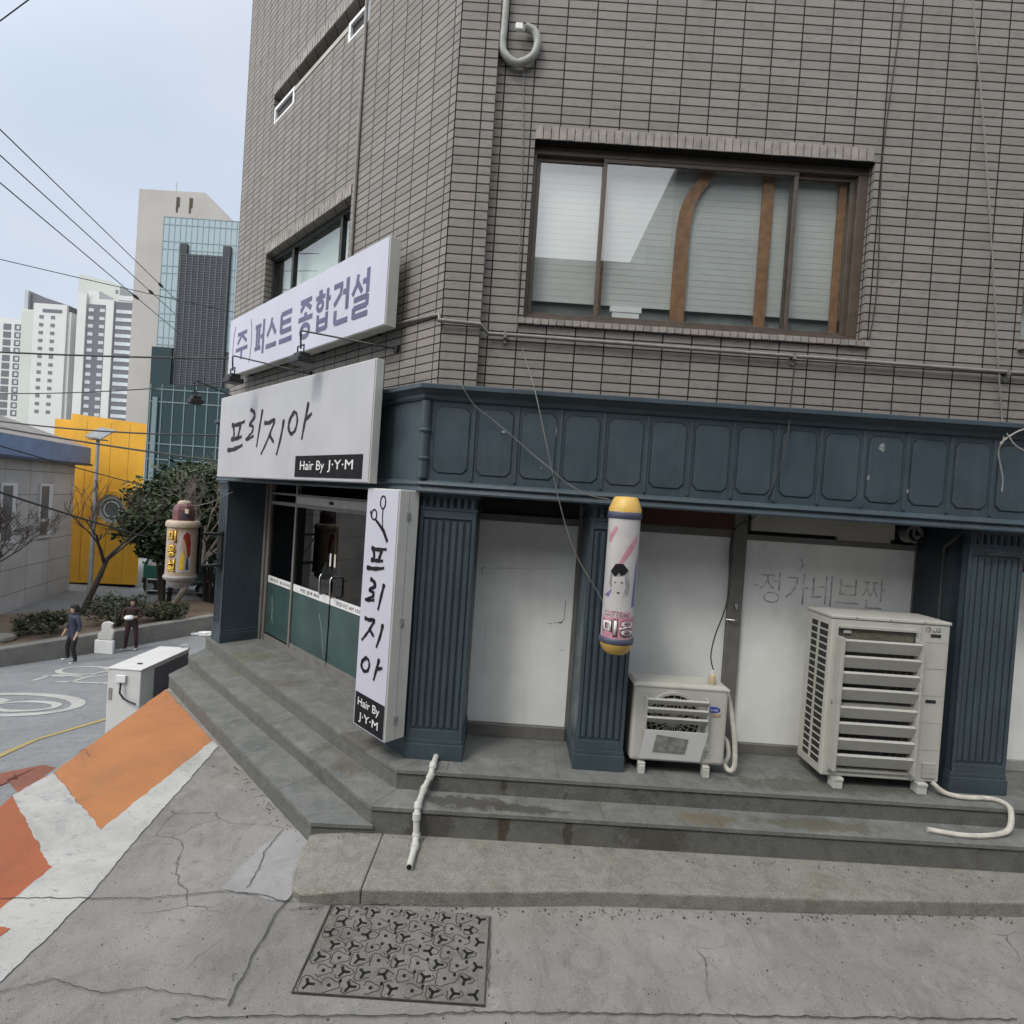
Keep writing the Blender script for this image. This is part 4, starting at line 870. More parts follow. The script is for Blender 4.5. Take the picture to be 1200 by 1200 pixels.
# vertical light box
x, y, z = -.22, -.15, .2; r = sgn("vertical_sign", "tall narrow white light box sign with scissors beside the corner pilaster", "sign", x, y, z)
m = MB(); m.box(-.475, .035, -.245, -.045, .205, 2.355); L(m, "sign_box", M['signside'], r, x, y, z, bevel=.008)
m = MB(); m.box(-.465, .022, -.252, -.246, .215, 2.345); L(m, "face", M['signw'], r, x, y, z)
m = MB(); m.box(-.450, .018, -.256, -.2525, .225, .515); L(m, "black_panel", M['ink'], r, x, y, z)
ltext(r, "Hair By", M['letterw'], -.40, -.05, .385, .475, -.2565, x, y, z, .0); ltext(r, "J·Y·M", M['letterw'], -.37, -.06, .26, .35, -.2565, x, y, z, .0)
for ch, a, b, c, d, wd in (('프', -.40, -.10, 1.63, 1.84, .036), ('리', -.40, -.09, 1.30, 1.55, .034), ('지', -.41, -.08, .98, 1.21, .032), ('아', -.40, -.06, .68, .88, .032)):
    m = MB(); glyph(m, ch, a, b, c, d, wd, -.256, -.2525); L(m, "brush_letter", M['ink'], r, x, y, z)
m = MB()
for cx, cz, rx, rz_ in ((-.205, 2.235, .040, .055), (-.335, 2.12, .042, .045)):
    m.ribbonxz([(cx + rx * math.cos(t), cz + rz_ * math.sin(t)) for t in [2 * math.pi * i / 18 for i in range(19)]], .014, -.256, -.2525)
m.ribbonxz([(-.31, 2.08), (-.23, 2.03), (-.17, 1.99), (-.10, 1.90)], [.022, .028, .036, .03], -.256, -.2525); m.ribbonxz([(-.20, 2.18), (-.20, 2.10), (-.185, 2.02)], .010, -.256, -.2525); m.ribbonxz([(-.40, 2.15), (-.37, 2.09)], .016, -.256, -.2525)
L(m, "scissors_emblem", M['ink'], r, x, y, z)
m = MB(); m.box(.0352, .0362, -.150, -.146, .22, 2.34); L(m, "side_seam", M['picgrey'], r, x, y, z)
for zz in (.38, 1.22, 2.13):
    m = MB(); m.box(.036, .043, -.166, -.128, zz - .035, zz + .035); m.box(.036, .047, -.148, -.144, zz - .03, zz + .03); L(m, "hinge", M['picgrey'], r, x, y, z)
m = MB(); m.box(-.3, -.1, -.045, 0, 1.9, 1.95); m.box(-.3, -.1, -.045, 0, .6, .65); L(m, "bracket", M['black'], r, x, y, z)
# spotlights above the lower sign
def spot(x, y, z, wx, wy, wz, label):
    r = sgn("spotlight", label, "spotlight", wx, wy, wz); r['group'] = "sign spotlights"
    m = MB(); m.tube([(wx, wy, wz), (x, y, z + .22), (x, y - .01, z + .20), (x, y, z + .04)], .009, 8); L(m, "arm", M['black'], r, wx, wy, wz)
    m = MB(); m.tube([(x - .07, y, z - .02), (x - .07, y, z + .07), (x + .07, y, z + .07), (x + .07, y, z - .02)], .008, 6); L(m, "yoke", M['black'], r, wx, wy, wz)
    m = MB(); m.prism([(x - .11, y - .07), (x + .11, y - .07), (x + .11, y + .10), (x - .11, y + .10)], z - .11, z - .05); m.prism([(x - .08, y - .04), (x + .08, y - .04), (x + .08, y + .07), (x - .08, y + .07)], z - .05, z); L(m, "lamp_head", M['black'], r, wx, wy, wz, bevel=.01)
    m = MB(); m.box(wx - .03, wx + .03, wy - .01, wy + .02, wz - .03, wz + .03); L(m, "wall_plate", M['black'], r, wx, wy, wz)
spot(-3.15, -.58, 3.63, -2.5, .07, 3.70, "black spotlight on a bent arm at the far end of the salon signboard")
spot(-1.48, -.50, 3.66, -.66, .07, 3.72, "black spotlight on a bent arm above the middle of the salon signboard")
spot(-4.75, -.55, 3.52, -4.9, .07, 3.62, "dark spotlight sticking out past the far end of the signboards")
# hanging barber lamp with bracket
bx_, by_ = -4.65, -.62; x, y, z = -4.6, -.12, 1.2
r = sgn("barber_lamp", "old lighthouse shaped barber lamp with yellow Korean lettering on the far pilaster", "lamp", x, y, z)
m = MB(); m.lathe([(.01, .80), (.12, .82), (.16, .86), (.17, .92), (.205, .94), (.215, .97), (.20, 1.0)], bx_, by_, 28); L(m, "lower_cap", M['lampgrey'], r, x, y, z, smooth=True)
m = MB(); m.lathe([(.19, .99), (.19, 1.66)], bx_, by_, 36); L(m, "drum", M['lampcream'], r, x, y, z, smooth=True)
m = MB(); m.lathe([(.19, 1.66), (.21, 1.665), (.215, 1.69), (.21, 1.73), (.19, 1.75), (.145, 1.755)], bx_, by_, 28); L(m, "collar", M['lampcream'], r, x, y, z, smooth=True)
m = MB(); m.lathe([(.14, 1.75), (.14, 1.90), (.12, 1.96), (.085, 1.99)], bx_, by_, 8); L(m, "lantern", M['lampmar'], r, x, y, z)
m = MB(); m.lathe([(.085, 1.985), (.08, 2.01), (.05, 2.03), (.0, 2.035)], bx_, by_, 16)
for s in (-1, 1): m.prism([(bx_ + s * .13, by_ - .03), (bx_ + s * .20, by_), (bx_ + s * .13, by_ + .03)], 1.86, 1.92); m.tube([(bx_ + s * .12, by_, 1.87), (bx_ + s * .19, by_, 1.92)], [.035, .006], 6)
L(m, "finial", M['lampcream'], r, x, y, z)
# pictures on drum: printed panels that follow the drum
def drum(cx, cy, rad, poly, mat, name, root, off, ex=.002, cut=None):
    # poly in (angle rad, z); filled by fan in strips
    m = MB(); n = len(poly); c = (sum(p[0] for p in poly) / n, sum(p[1] for p in poly) / n)
    def P3(a, zz): return (cx + (rad + ex) * math.sin(a), cy - (rad + ex) * math.cos(a), zz)
    dens = []
    for i in range(n):
        a, b = poly[i], poly[(i + 1) % n]
        for k in range(7): dens.append((a[0] + (b[0] - a[0]) * k / 7, a[1] + (b[1] - a[1]) * k / 7))
    for i in range(len(dens)):
        a, b = dens[i], dens[(i + 1) % len(dens)]
        m2 = [P3(*c), P3(*a), P3(*b)]
        for k in range(8):      # radial subdivision to follow curvature
            t0, t1 = k / 8, (k + 1) / 8
            f = lambda p, t: P3(c[0] + (p[0] - c[0]) * t, c[1] + (p[1] - c[1]) * t)
            if k == 0: m.add([f(a, 0), f(a, t1), f(b, t1)], [(0, 1, 2)])
            else: m.add([f(a, t0), f(a, t1), f(b, t1), f(b, t0)], [(0, 1, 2, 3)])
    return m.build(name, mat, root, loc=(-off[0], -off[1], -off[2]))
off = (x, y, z); D = lambda poly, mat, nm, ex=.002: drum(bx_, by_, .19, poly, mat, nm, r, off, ex)
va = -.05   # drum faces the camera roughly along -y of wall frame, rotated
A0 = 1.32     # angle of centre of view
T = lambda a: a + A0
def curvetext(body, cx, cy, rad, a0, a1, z0, z1, mat, root, off, bold=0, ex=.004, name="lettering"):
    o = text(name, body, mat, root, a0, a1, z0, z1, 0, bold, .001); me = o.data
    bm = bmesh.new(); bm.from_mesh(me); bmesh.ops.triangulate(bm, faces=bm.faces); bm.to_mesh(me); bm.free()
    for v in me.vertices:
        a = v.co.x; rr = rad + ex - v.co.y; v.co = Vector((cx + rr * math.sin(a) - off[0], cy - rr * math.cos(a) - off[1], v.co.z - off[2]))
    o.location = (0, 0, 0); return o
for i, ch in enumerate("미용실"):
    curvetext(ch, bx_, by_, .19, T(-1.02), T(-.36), 1.45 - i * .20, 1.635 - i * .20, M['red'], r, off, .075, .003)
    curvetext(ch, bx_, by_, .19, T(-.98), T(-.40), 1.46 - i * .20, 1.625 - i * .20, M['yprint'], r, off, .03, .006)
D([(T(-.30), 1.05), (T(.62), 1.05), (T(.62), 1.5), (T(.45), 1.60), (T(.15), 1.62), (T(-.15), 1.54), (T(-.3), 1.4)], M['polew'], "picture_ground", .0015)
D([(T(.0), 1.45), (T(.05), 1.56), (T(.25), 1.61), (T(.48), 1.57), (T(.56), 1.45), (T(.55), 1.28), (T(.38), 1.22), (T(.3), 1.36), (T(.12), 1.5)], M['red'], "printed_hair", .003)
D([(T(-.02), 1.50), (T(.12), 1.5), (T(.30), 1.34), (T(.22), 1.22), (T(.02), 1.26), (T(-.05), 1.40)], M['skinp'], "printed_figure", .004)
D([(T(-.15), 1.08), (T(.15), 1.08), (T(.2), 1.28), (T(.0), 1.34), (T(-.15), 1.2)], M['yprint'], "printed_dress", .0045)
D([(T(.25), 1.08), (T(.5), 1.08), (T(.42), 1.22), (T(.3), 1.26)], M['navyring'], "printed_shade", .0035)
D([(T(-.22), 1.78 - .0), (T(.28), 1.78), (T(.24), 1.86), (T(.03), 1.9), (T(-.18), 1.86)], M['navyring'], "lantern_window", -.049)
m = MB()
for zz in (1.10, 1.56): m.box(bx_ + .0, x + .1, by_ + .19, -.10, zz, zz + .03)
m.box(bx_ + .0, bx_ + .12, by_ + .19, by_ + .22, .98, 1.68); m.box(-4.7, -4.5, -.16, -.12, 1.05, 1.62); m.tube([(bx_ + .05, by_ + .2, 1.58), (bx_ + .05, -.13, 1.12)], .008)
L(m, "bracket", M['black'], r, x, y, z, bevel=.003)
m = MB(); m.tube([(bx_, by_ + .1, 1.95), (bx_ + .1, by_ + .3, 2.02), (bx_ + .3, -.1, 2.2)], .006); L(m, "cable", M['cable'], r, x, y, z)

# ------------------------------------------------------------------ barber pole on second pilaster
px, py, pz = .93, 4.36, 1.75
r = thing("barber_pole", "white cylindrical barber pole light with yellow caps and a faded woman's portrait", "barber pole", (px, py, pz))
PR = .13
m = MB(); m.lathe([(PR, -.51), (PR, .52)], 0, 0, 40); m.build("sleeve", M['polew'], r, smooth=True)
m = MB(); m.lathe([(PR + .004, .49), (PR + .010, .50), (PR + .010, .535), (PR + .004, .545)], 0, 0, 40); m.lathe([(PR + .004, -.53), (PR + .012, -.52), (PR + .012, -.49), (PR + .004, -.48)], 0, 0, 40); m.build("ring", M['navyring'], r, smooth=True)
m = MB(); m.lathe([(PR + .004, .545), (PR + .002, .575), (PR - .03, .655), (PR - .045, .668), (0.0, .672)], 0, 0, 40); m.build("cap", M['yel'], r, smooth=True)
m = MB(); m.lathe([(0, -.625), (.08, -.62), (PR - .025, -.60), (PR, -.55), (PR + .006, -.53)], 0, 0, 40); m.build("cap", M['yel'], r, smooth=True)
m = MB(); m.box(-.06, .06, .10, .31, .3, .34); m.box(-.06, .06, .10, .31, -.34, -.3); m.build("bracket", M['black'], r)
VA = -.2
T = lambda a: a + VA
D = lambda poly, mat, nm, ex=.002: drum(0, 0, PR, poly, mat, nm, r, (0, 0, 0), ex)
D([(T(-1.1), -.48), (T(1.35), -.48), (T(1.35), -.30), (T(-1.1), -.30)], M['pink'], "pink_band", .0015)
D([(T(-.2), .12), (T(.05), .12), (T(.95), .30), (T(.95), .38), (T(.25), .25)], M['pink'], "pink_stripe", .0015)
D([(T(-1.0), .30), (T(-.85), .29), (T(-.35), .41), (T(-.5), .43), (T(-.95), .36)], M['pink'], "pink_stripe", .0015)
D([(T(.85), -.22), (T(1.2), -.22), (T(1.2), .2), (T(1.0), .1)], M['blueinkf'], "blue_stripe", .0015)
D([(T(-1.05), -.14), (T(-.5), -.08), (T(-.35), -.05), (T(-.7), -.15)], M['blueinkf'], "blue_stripe", .0016)
D([(T(-.62), .07), (T(-.35), .125), (T(.1), .13), (T(.48), .08), (T(.62), -.04), (T(.55), -.12), (T(.40), -.13), (T(.3), .0), (T(-.2), .04), (T(-.55), .0), (T(-.6), -.08), (T(-.74), -.03)], M['picgrey'], "portrait_hair", .0020)
D([(T(-.5), .02), (T(.25), .03), (T(.33), -.06), (T(.2), -.15), (T(.2), -.2), (T(.6), -.26), (T(-.9), -.26), (T(-.3), -.2), (T(-.25), -.16), (T(-.48), -.09)], M['polew'], "portrait_face", .0030)
D([(T(-.66), .06), (T(-.35), .125), (T(.1), .13), (T(.44), .08), (T(.3), .05), (T(.0), .03), (T(-.1), .06), (T(-.3), .02), (T(-.5), .04)], M['ink'], "portrait_fringe", .0040)
for a, b, c, d in ((-.36, -.24, -.03, -.022), (.02, .16, -.028, -.018), (-.16, .0, -.112, -.1)): D([(T(a), c), (T(b), c), (T(b), d), (T(a), d)], M['ink'], "portrait_feature", .0042)
curvetext("CUTTEAM", 0, 0, PR, T(-.9), T(.75), -.295, -.255, M['pink'], r, (0, 0, 0), .01, .003)
curvetext("미용", 0, 0, PR, T(-.98), T(1.25), -.46, -.32, M['ink'], r, (0, 0, 0), .07, .003); curvetext("미용", 0, 0, PR, T(-.95), T(1.22), -.45, -.33, M['letterw'], r, (0, 0, 0), .03, .006)

# ------------------------------------------------------------------ air conditioners
def screwline(m, pts):
    for a in pts: m.lathe([(.008, a[2]), (.008, a[2] + .004)], a[0], a[1], 8)
# big two-fan unit
ax, ay = 2.87, 4.63; AW, AD, AH = 1.04, .39, 1.44
r = thing("air_conditioner", "tall cream outdoor air conditioner unit with two stacked louvred fan guards", "air conditioner", (ax, ay, .08))
m = MB(); m.box(0, AW, .0, AD, 0.02, AH - .03); m.mat(1)
body = m.build("casing", [M['ac']], r, bevel=.012)
m = MB(); m.box(-.008, AW + .008, -.008, AD + .008, AH - .03, AH); m.build("lid", M['ac'], r, bevel=.008)
m = MB()
for xx in (.2, .5, .8): m.box(xx, xx + .014, -.0095, -.007, AH - .02, AH - .008)
m.build("screw", M['cable'], r)
m = MB()     # side grille
for c in range(2):
    for k_ in range(20):
        y0 = .05 + c * .16; z0 = .10 + k_ * .063; m.box(-.0015, .0, y0, y0 + (.09 if c else .12), z0, z0 + .046)
m.build("side_grille", M['dark'], r)
m = MB()
for k_ in range(21): m.box(-.006, -.0005, .04, .33, .088 + k_ * .063, .096 + k_ * .063)
m.build("side_bar", M['ac'], r)
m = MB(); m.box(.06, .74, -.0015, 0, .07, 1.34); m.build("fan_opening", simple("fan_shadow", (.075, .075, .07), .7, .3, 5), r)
def disc(m, cx, cz, r0, r1, y0, y1, n=28): m.ring([(cx + r1 * math.cos(2 * math.pi * i / n), cz + r1 * math.sin(2 * math.pi * i / n)) for i in range(n)], [(cx + r0 * math.cos(2 * math.pi * i / n), cz + r0 * math.sin(2 * math.pi * i / n)) for i in range(n)], y0, y1)
m = MB()
for cz in (.38, 1.03):
    for rr in (.06, .12, .18, .24, .29): disc(m, .40, cz, rr - .004, rr + .004, -.006, -.0018)
m.build("fan_guard", M['fin'], r)
m = MB(); m.box(.10, .72, -.003, -.0018, 1.235, 1.325); m.box(.10, .72, -.003, -.0018, .075, .11); m.build("coil_fins", M['fin'], r)
for base, n_ in ((.12, 4), (.70, 4)):
    z1_ = base + .56
    m = MB(); m.box(.045, .075, -.09, 0, base - .02, z1_); m.box(.745, .765, -.09, 0, base - .02, z1_); m.box(.045, .765, -.02, 0, base - .045, base - .02); m.build("louver_frame", M['aclt'], r, bevel=.003)
    for k_ in range(n_):
        zz = base + .02 + k_ * .14
        m = MB(); m.add([(.075, -.045, zz - .005), (.745, -.045, zz - .005), (.745, -.088, zz + .098), (.075, -.088, zz + .098), (.075, -.038, zz - .002), (.745, -.038, zz - .002), (.745, -.060, zz + .110), (.075, -.060, zz + .110)],
              [(3, 2, 1, 0), (4, 5, 6, 7), (0, 1, 5, 4), (1, 2, 6, 5), (2, 3, 7, 6), (3, 0, 4, 7)]); m.build("louver_slat", M['aclt'], r, bevel=.003)
m = MB(); m.box(.06, .74, -.03, 0, 1.335, 1.355); m.box(.10, .16, -.02, -.001, 1.29, 1.315); m.build("louver_frame", M['aclt'], r)
m = MB()
for zz in (.30, .54, .78, 1.02, 1.25): m.box(.80, AW - .015, -.0012, 0, zz, zz + .004)
m.box(.785, .789, -.0012, 0, .03, AH - .04); m.build("panel_seam", M['picgrey'], r)
m = MB()
for zz in (.72, 1.30): m.box(.87, .96, -.003, 0, zz, zz + .028)
m.build("handle_slot", M['dark'], r)
m = MB(); m.box(.88, 1.0, -.012, 0, .06, .19); m.box(.90, .98, -.014, -.011, .10, .16); m.build("valve_cover", M['aclt'], r, bevel=.004)
m = MB(); disc(m, .845, 1.385 - .02, .012, .026, -.002, 0, 20); m.box(.845, .866, -.002, 0, 1.362, 1.368); m.build("emblem", M['picgrey'], r)
text("emblem_lettering", "LG", M['picgrey'], r, .885, .955, 1.345, 1.388, 0, .04, .002)
for xx in (.14, .88):
    m = MB(); m.box(xx - .045, xx + .045, -.04, AD, -.01, .02); m.box(xx - .04, xx + .04, -.035, .06, -.079, -.01); m.build("foot", M['pvc'], r, bevel=.006)
    
# small unit
ax2, ay2 = 1.185, 4.66
r = thing("air_conditioner", "small cream outdoor air conditioner unit with white card clipped below its louvres", "air conditioner", (ax2, ay2, .08))
W2, H2, D2 = .845, .72, .30
m = MB(); m.box(0, W2, 0, D2, .02, H2); m.build("casing", M['ac'], r, bevel=.03)
m = MB(); m.box(-.006, W2 + .006, -.006, D2 + .006, H2 - .035, H2 - .015); m.build("lid_rim", M['ac'], r, bevel=.004)
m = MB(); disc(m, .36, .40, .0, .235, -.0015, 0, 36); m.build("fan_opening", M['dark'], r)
m = MB(); disc(m, .36, .40, .232, .255, -.02, 0, 36)
for rr in (.05, .10, .15, .20): disc(m, .36, .40, rr - .003, rr + .003, -.012, -.008, 30)
for i in range(12):
    a = math.pi * i / 12; m.ribbonxz([(.36 - .23 * math.cos(a), .40 - .23 * math.sin(a)), (.36 + .23 * math.cos(a), .40 + .23 * math.sin(a))], .005, -.011, -.007)
m.build("fan_guard", M['aclt'], r)
m = MB(); m.box(.10, .112, -.07, 0, .3, .62); m.box(.638, .65, -.07, 0, .3, .62); m.build("louver_frame", M['aclt'], r)
for k_, zz in enumerate((.555, .475, .395)):
    m = MB(); m.add([(.11, -.055, zz), (.64, -.055, zz), (.64, -.097, zz + .052), (.11, -.097, zz + .052), (.11, -.048, zz + .003), (.64, -.048, zz + .003), (.64, -.07, zz + .062), (.11, -.07, zz + .062)],
              [(3, 2, 1, 0), (4, 5, 6, 7), (0, 1, 5, 4), (1, 2, 6, 5), (2, 3, 7, 6), (3, 0, 4, 7)]); m.build("louver_slat", M['aclt'], r, bevel=.002)
m = MB(); m.add([(.10, -.10, .345), (.645, -.10, .345), (.615, -.03, .06), (.08, -.03, .06), (.10, -.094, .345), (.645, -.094, .345), (.615, -.024, .06), (.08, -.024, .06)], [(0, 1, 2, 3), (7, 6, 5, 4), (0, 4, 5, 1), (1, 5, 6, 2), (2, 6, 7, 3), (3, 7, 4, 0)])
m.build("card", M['letterw'], r)
m = MB(); m.add([(.20, -.0945, .305), (.48, -.0885, .275), (.47, -.0515, .13), (.185, -.0535, .135)], [(0, 1, 2, 3)]); m.build("card_picture", M['picgrey'], r)
m = MB(); n = 20; cxx, czz = .715, .52; m.plate([(cxx + .062 * math.cos(2 * math.pi * i / n), czz + .026 * math.sin(2 * math.pi * i / n)) for i in range(n)], -.003, 0); m.build("blue_badge", M['bluelogo'], r)
text("badge_lettering", "Carrier", M['letterw'], r, .672, .758, .508, .532, -.0032, 0, .001)
text("lettering", "CEOE", M['orangeprint'], r, .70, .785, .452, .482, 0, .02, .0015)
m = MB(); m.box(.66, .70, -.0015, 0, .135, .147); m.box(.66, .73, -.0015, 0, .110, .118); m.box(.66, .72, -.0015, 0, .085, .09); m.build("small_print", M['picgrey'], r)
for xx in (.11, .68):
    m = MB(); m.box(xx - .03, xx + .03, -.03, D2, .0, .02); m.box(xx - .028, xx + .028, -.035, .04, -.079, .0); m.build("foot", M['pvc'], r, bevel=.006)
# hoses
def tubething(name, label, cat, pts, rad, mat, n=8, group=None, sm_=True):
    p0 = Vector(pts[0]); q = [Vector(p) - p0 for p in pts]
    if sm_ and len(q) > 2:
        out = []
        for i in range(len(q) - 1):
            a, b, c, d = q[max(i - 1, 0)], q[i], q[i + 1], q[min(i + 2, len(q) - 1)]
            for k in range(5):
                t = k / 5; out.append(.5 * ((2 * b) + (-a + c) * t + (2 * a - 5 * b + 4 * c - d) * t * t + (-a + 3 * b - 3 * c + d) * t ** 3))
        out.append(q[-1]); q = out
    m = MB(); m.tube(q, rad, n); o = m.build(name, mat, None, tuple(p0), smooth=True); return tag(o, label, cat, group)
tubething("drain_hose", "thick pale hose looping from the tall air conditioner round the pilaster foot", "hose", [(3.86, 4.64, .10), (3.93, 4.60, .04), (4.03, 4.57, .022), (4.15, 4.56, .022), (4.27, 4.57, .022), (4.36, 4.555, .022), (4.39, 4.49, .02), (4.37, 4.425, -.01), (4.30, 4.36, -.12), (4.12, 4.31, -.150), (3.85, 4.28, -.150), (3.60, 4.33, -.150)], .021, M['hose'])
tubething("refrigerant_hose", "pale wrapped hose hanging down beside the small air conditioner", "hose", [(2.0, 4.80, .78), (2.06, 4.76, .70), (2.10, 4.72, .50), (2.13, 4.70, .28), (2.13, 4.68, .1), (2.09, 4.70, .05), (2.045, 4.76, .12)], .022, M['hose'])
tubething("refrigerant_pipe", "short thick pipe stub at the lower side of the small air conditioner", "pipe", [(2.03, 4.78, .32), (2.07, 4.74, .3), (2.09, 4.72, .18), (2.07, 4.74, .1)], .020, M['pvc'])
bt = thing("bottle", "small yellowish plastic bottle standing on the small air conditioner", "bottle", (1.90, 4.74, .80))
m = MB(); m.lathe([(.027, .0), (.03, .008), (.03, .075), (.022, .09), (.013, .095)], 0, 0, 14); m.build("bottle_body", simple("bottle_yellow", (.5, .42, .26), .4, .1, 9), bt, smooth=True)
m = MB(); m.lathe([(.016, .095), (.016, .125)], 0, 0, 12); m.build("cap", M['letterw'], bt)
# white PVC drainpipe over the steps
dp = thing("drainpipe", "white plastic drainpipe running from the pilaster foot down over the steps", "pipe", (-.5, 4.4, 0))
pp = [Vector((-.52, 4.62, .035)), Vector((-.525, 4.46, .032)), Vector((-.53, 4.395, -.02)), Vector((-.575, 4.36, -.12)), Vector((-.585, 4.16, -.135)), Vector((-.585, 4.115, -.20)), Vector((-.575, 4.09, -.34)), Vector((-.565, 3.99, -.362)), Vector((-.565, 3.77, -.364))]
base = Vector(dp.location); q = [Vector(p) - base for p in pp]
for i in range(len(q) - 1):
    m = MB(); a, b = q[i], q[i + 1]; m.tube([a, b], .025, 14, True); m.build("pipe_section", M['pvc'], dp, smooth=True)
    if i: m = MB(); dd = (b - a).normalized(); m.tube([a - dd * .024, a + dd * .024], .032, 14); m.build("coupling", M['pvc'], dp, smooth=True)
m = MB(); dd = (q[-1] - q[-2]).normalized(); m.tube([q[-1], q[-1] + dd * .001], .020, 12); m.build("pipe_mouth", M['slot'], dp)

# ------------------------------------------------------------------ conduits and cables on facade
def pxY(pts, Y): return [onY(u, v, Y) for u, v in pts]
cd = thing("conduit", "long grey conduit with clamps running along the brick wall under the window", "conduit", (2, 4.74, 3.8))
o_ = Vector(cd.location)
cp = [onY(513, 375, 4.655), onY(563, 380, 4.66), onY(572, 391, 4.735)] + [onY(570 + i * 63, 390.5 + i * 4.72, 4.735) for i in range(1, 11)] + [Vector((5.4, 4.735, 3.74)), Vector((8, 4.735, 3.6))]
m = MB(); m.tube([p - o_ for p in cp], .0175, 10); m.build("tube", M['conduit'], cd, smooth=True)
for u in (592, 930, 1180):
    p = onY(u, 391 + (u - 570) * .0745, 4.74) - o_; m = MB(); m.box(p.x - .012, p.x + .012, p.y - .025, p.y + .045, p.z - .028, p.z + .026); m.box(p.x - .012, p.x + .012, p.y + .01, p.y + .045, p.z - .07, p.z + .0); m.build("clamp", M['cable'], cd)
a = Bw(-.8, .07, 3.97); b = Bw(-.02, .075, 3.93)
tubething("conduit", "short grey conduit on the brick between the upper sign and the building corner", "conduit", [a, a.lerp(b, .5), b, onY(515, 374, 4.66)], .015, M['conduit'], sm_=False)
tubething("bent_pipe", "thick pale pipe curling upward like a hook high on the brick wall", "pipe", [(-.36, 4.735, 9.5), (-.36, 4.735, 6.8), (-.365, 4.73, 6.35), (-.32, 4.73, 6.23), (-.22, 4.73, 6.18), (-.10, 4.73, 6.24), (-.055, 4.73, 6.36), (-.09, 4.73, 6.46), (-.17, 4.72, 6.49)], .035, M['upipe'], 12)
m = MB(); m.prism([(-.035, -.02), (.035, -.02), (.03, .02), (-.03, .02)], -.03, .03); tag(m.build("rag", M['letterw'], None, (-.225, 4.71, 6.475), bevel=.01), "scrap of white plastic stuffed in the mouth of the hooked pipe", "scrap")
a0_, b0_ = Bw(-1.66, .07, 9.5), Bw(-1.67, .07, 4.69)
tubething("downpipe", "thin vertical pipe on the street-side brick wall above the upper sign", "pipe", [a0_, b0_], .02, M['conduit'])
tubething("wall_cable", "thin cable running down the brick beside the window and across to the white door", "cable", pxY([(614, 78), (611, 230), (606, 365), (612, 407)], 4.765) + pxY([(627, 458), (646, 547)], 4.44) + pxY([(662, 613), (678, 656), (704, 700), (712, 724)], 4.50), .0045, M['cable'], 6)
tubething("wall_cable", "pale frayed cable drooping from the cornice corner to the barber pole", "cable", [onY(535, 447, 4.60), onY(541, 452, 4.46)] + pxY([(556, 475), (575, 490), (606, 516), (625, 533)], 4.50) + pxY([(646, 550), (664, 566), (690, 580), (714, 585)], 4.42), .004, M['cable'], 6)
tubething("wall_cable", "black cable dropping from the conduit past the frieze to the bottle", "cable", pxY([(931, 428), (926, 480)], 4.52) + pxY([(922, 515), (905, 575)], 4.47) + pxY([(885, 605), (858, 626), (853, 700), (838, 745), (833, 770), (837, 788)], 4.9), .006, M['cabledk'], 6)
tubething("wall_cable", "dark cable hanging down the brick right of the big window", "cable", pxY([(1060, 0), (1045, 100), (1033, 200), (1028, 336), (1014, 422)], 4.765), .005, M['cabledk'], 6)
tubething("wall_cable", "long thin cable crossing the brick at the right edge of the building", "cable", pxY([(1140, 0), (1153, 150), (1163, 300), (1170, 430), (1175, 500)], 4.73) + pxY([(1176, 515), (1170, 530), (1175, 560), (1174, 576)], 4.40), .006, M['conduit'], 6)
tubething("wall_cable", "pale cable sagging from the right over the last frieze panel", "cable", pxY([(1240, 495), (1200, 503), (1182, 512), (1172, 520)], 4.42), .007, M['cablelt'], 6)
tubething("wall_cable", "twisted cable knot end hanging below the right cornice", "cable", pxY([(1180, 508), (1190, 522), (1205, 530)], 4.41), .005, M['cablelt'], 6)
tubething("wall_pipe", "dark pipe bending from the right pilaster capital down behind the tall unit", "pipe", [onY(1141, 608, 4.64)] + pxY([(1128, 622), (1112, 637)], 4.70) + pxY([(1106, 650), (1100, 725), (1095, 790)], 4.86), .014, M['cabledk'], 8)
tubething("wall_pipe", "second thin dark pipe rising vertically behind the tall unit", "pipe", pxY([(1114, 620), (1110, 700), (1105, 790)], 4.88), .011, M['cabledk'], 8)
tubething("wall_cable", "tangled dark cable wrapped round the right pilaster capital", "cable", pxY([(1158, 530), (1152, 572), (1146, 600), (1143, 618), (1150, 640), (1158, 650), (1178, 648), (1215, 652)], 4.635), .008, M['cabledk'], 6)

# ------------------------------------------------------------------ drain cover
dc = thing("drain_cover", "large square iron drain cover with Y shaped slots set in the pavement", "drain cover", (-.5, 3.2, -.5))
x0, x1, y0, y1 = -.53, .53, -.30, .335
m = MB(); m.prism([(x0, y0), (x1, y0), (x1, y1), (x0 + .02, y1)], .0, .012); plate_mb = m
m = MB(); m.box(x0 - .01, x1 + .01, y0 - .006, y0 - .002, 0, .0125); m.box(x0 - .012, x0 - .002, y0, y1, 0, .0125); m.box(x1 + .002, x1 + .006, y0, y1, 0, .0125); m.build("rim", M['joint'], dc)
rr_ = random.Random(3)
cols, rows_ = 9, 7
def yshape(cx, cy, ang, s, mm, w_, z0, z1, off_=0):
    for k in range(3):
        a = ang + k * 2.094; dx, dy = math.cos(a), math.sin(a); nx, ny = -dy * w_, dx * w_
        mm.prism([(cx + nx, cy + ny), (cx + dx * s + nx, cy + dy * s + ny), (cx + dx * s - nx, cy + dy * s - ny), (cx - nx, cy - ny)], z0, z1)
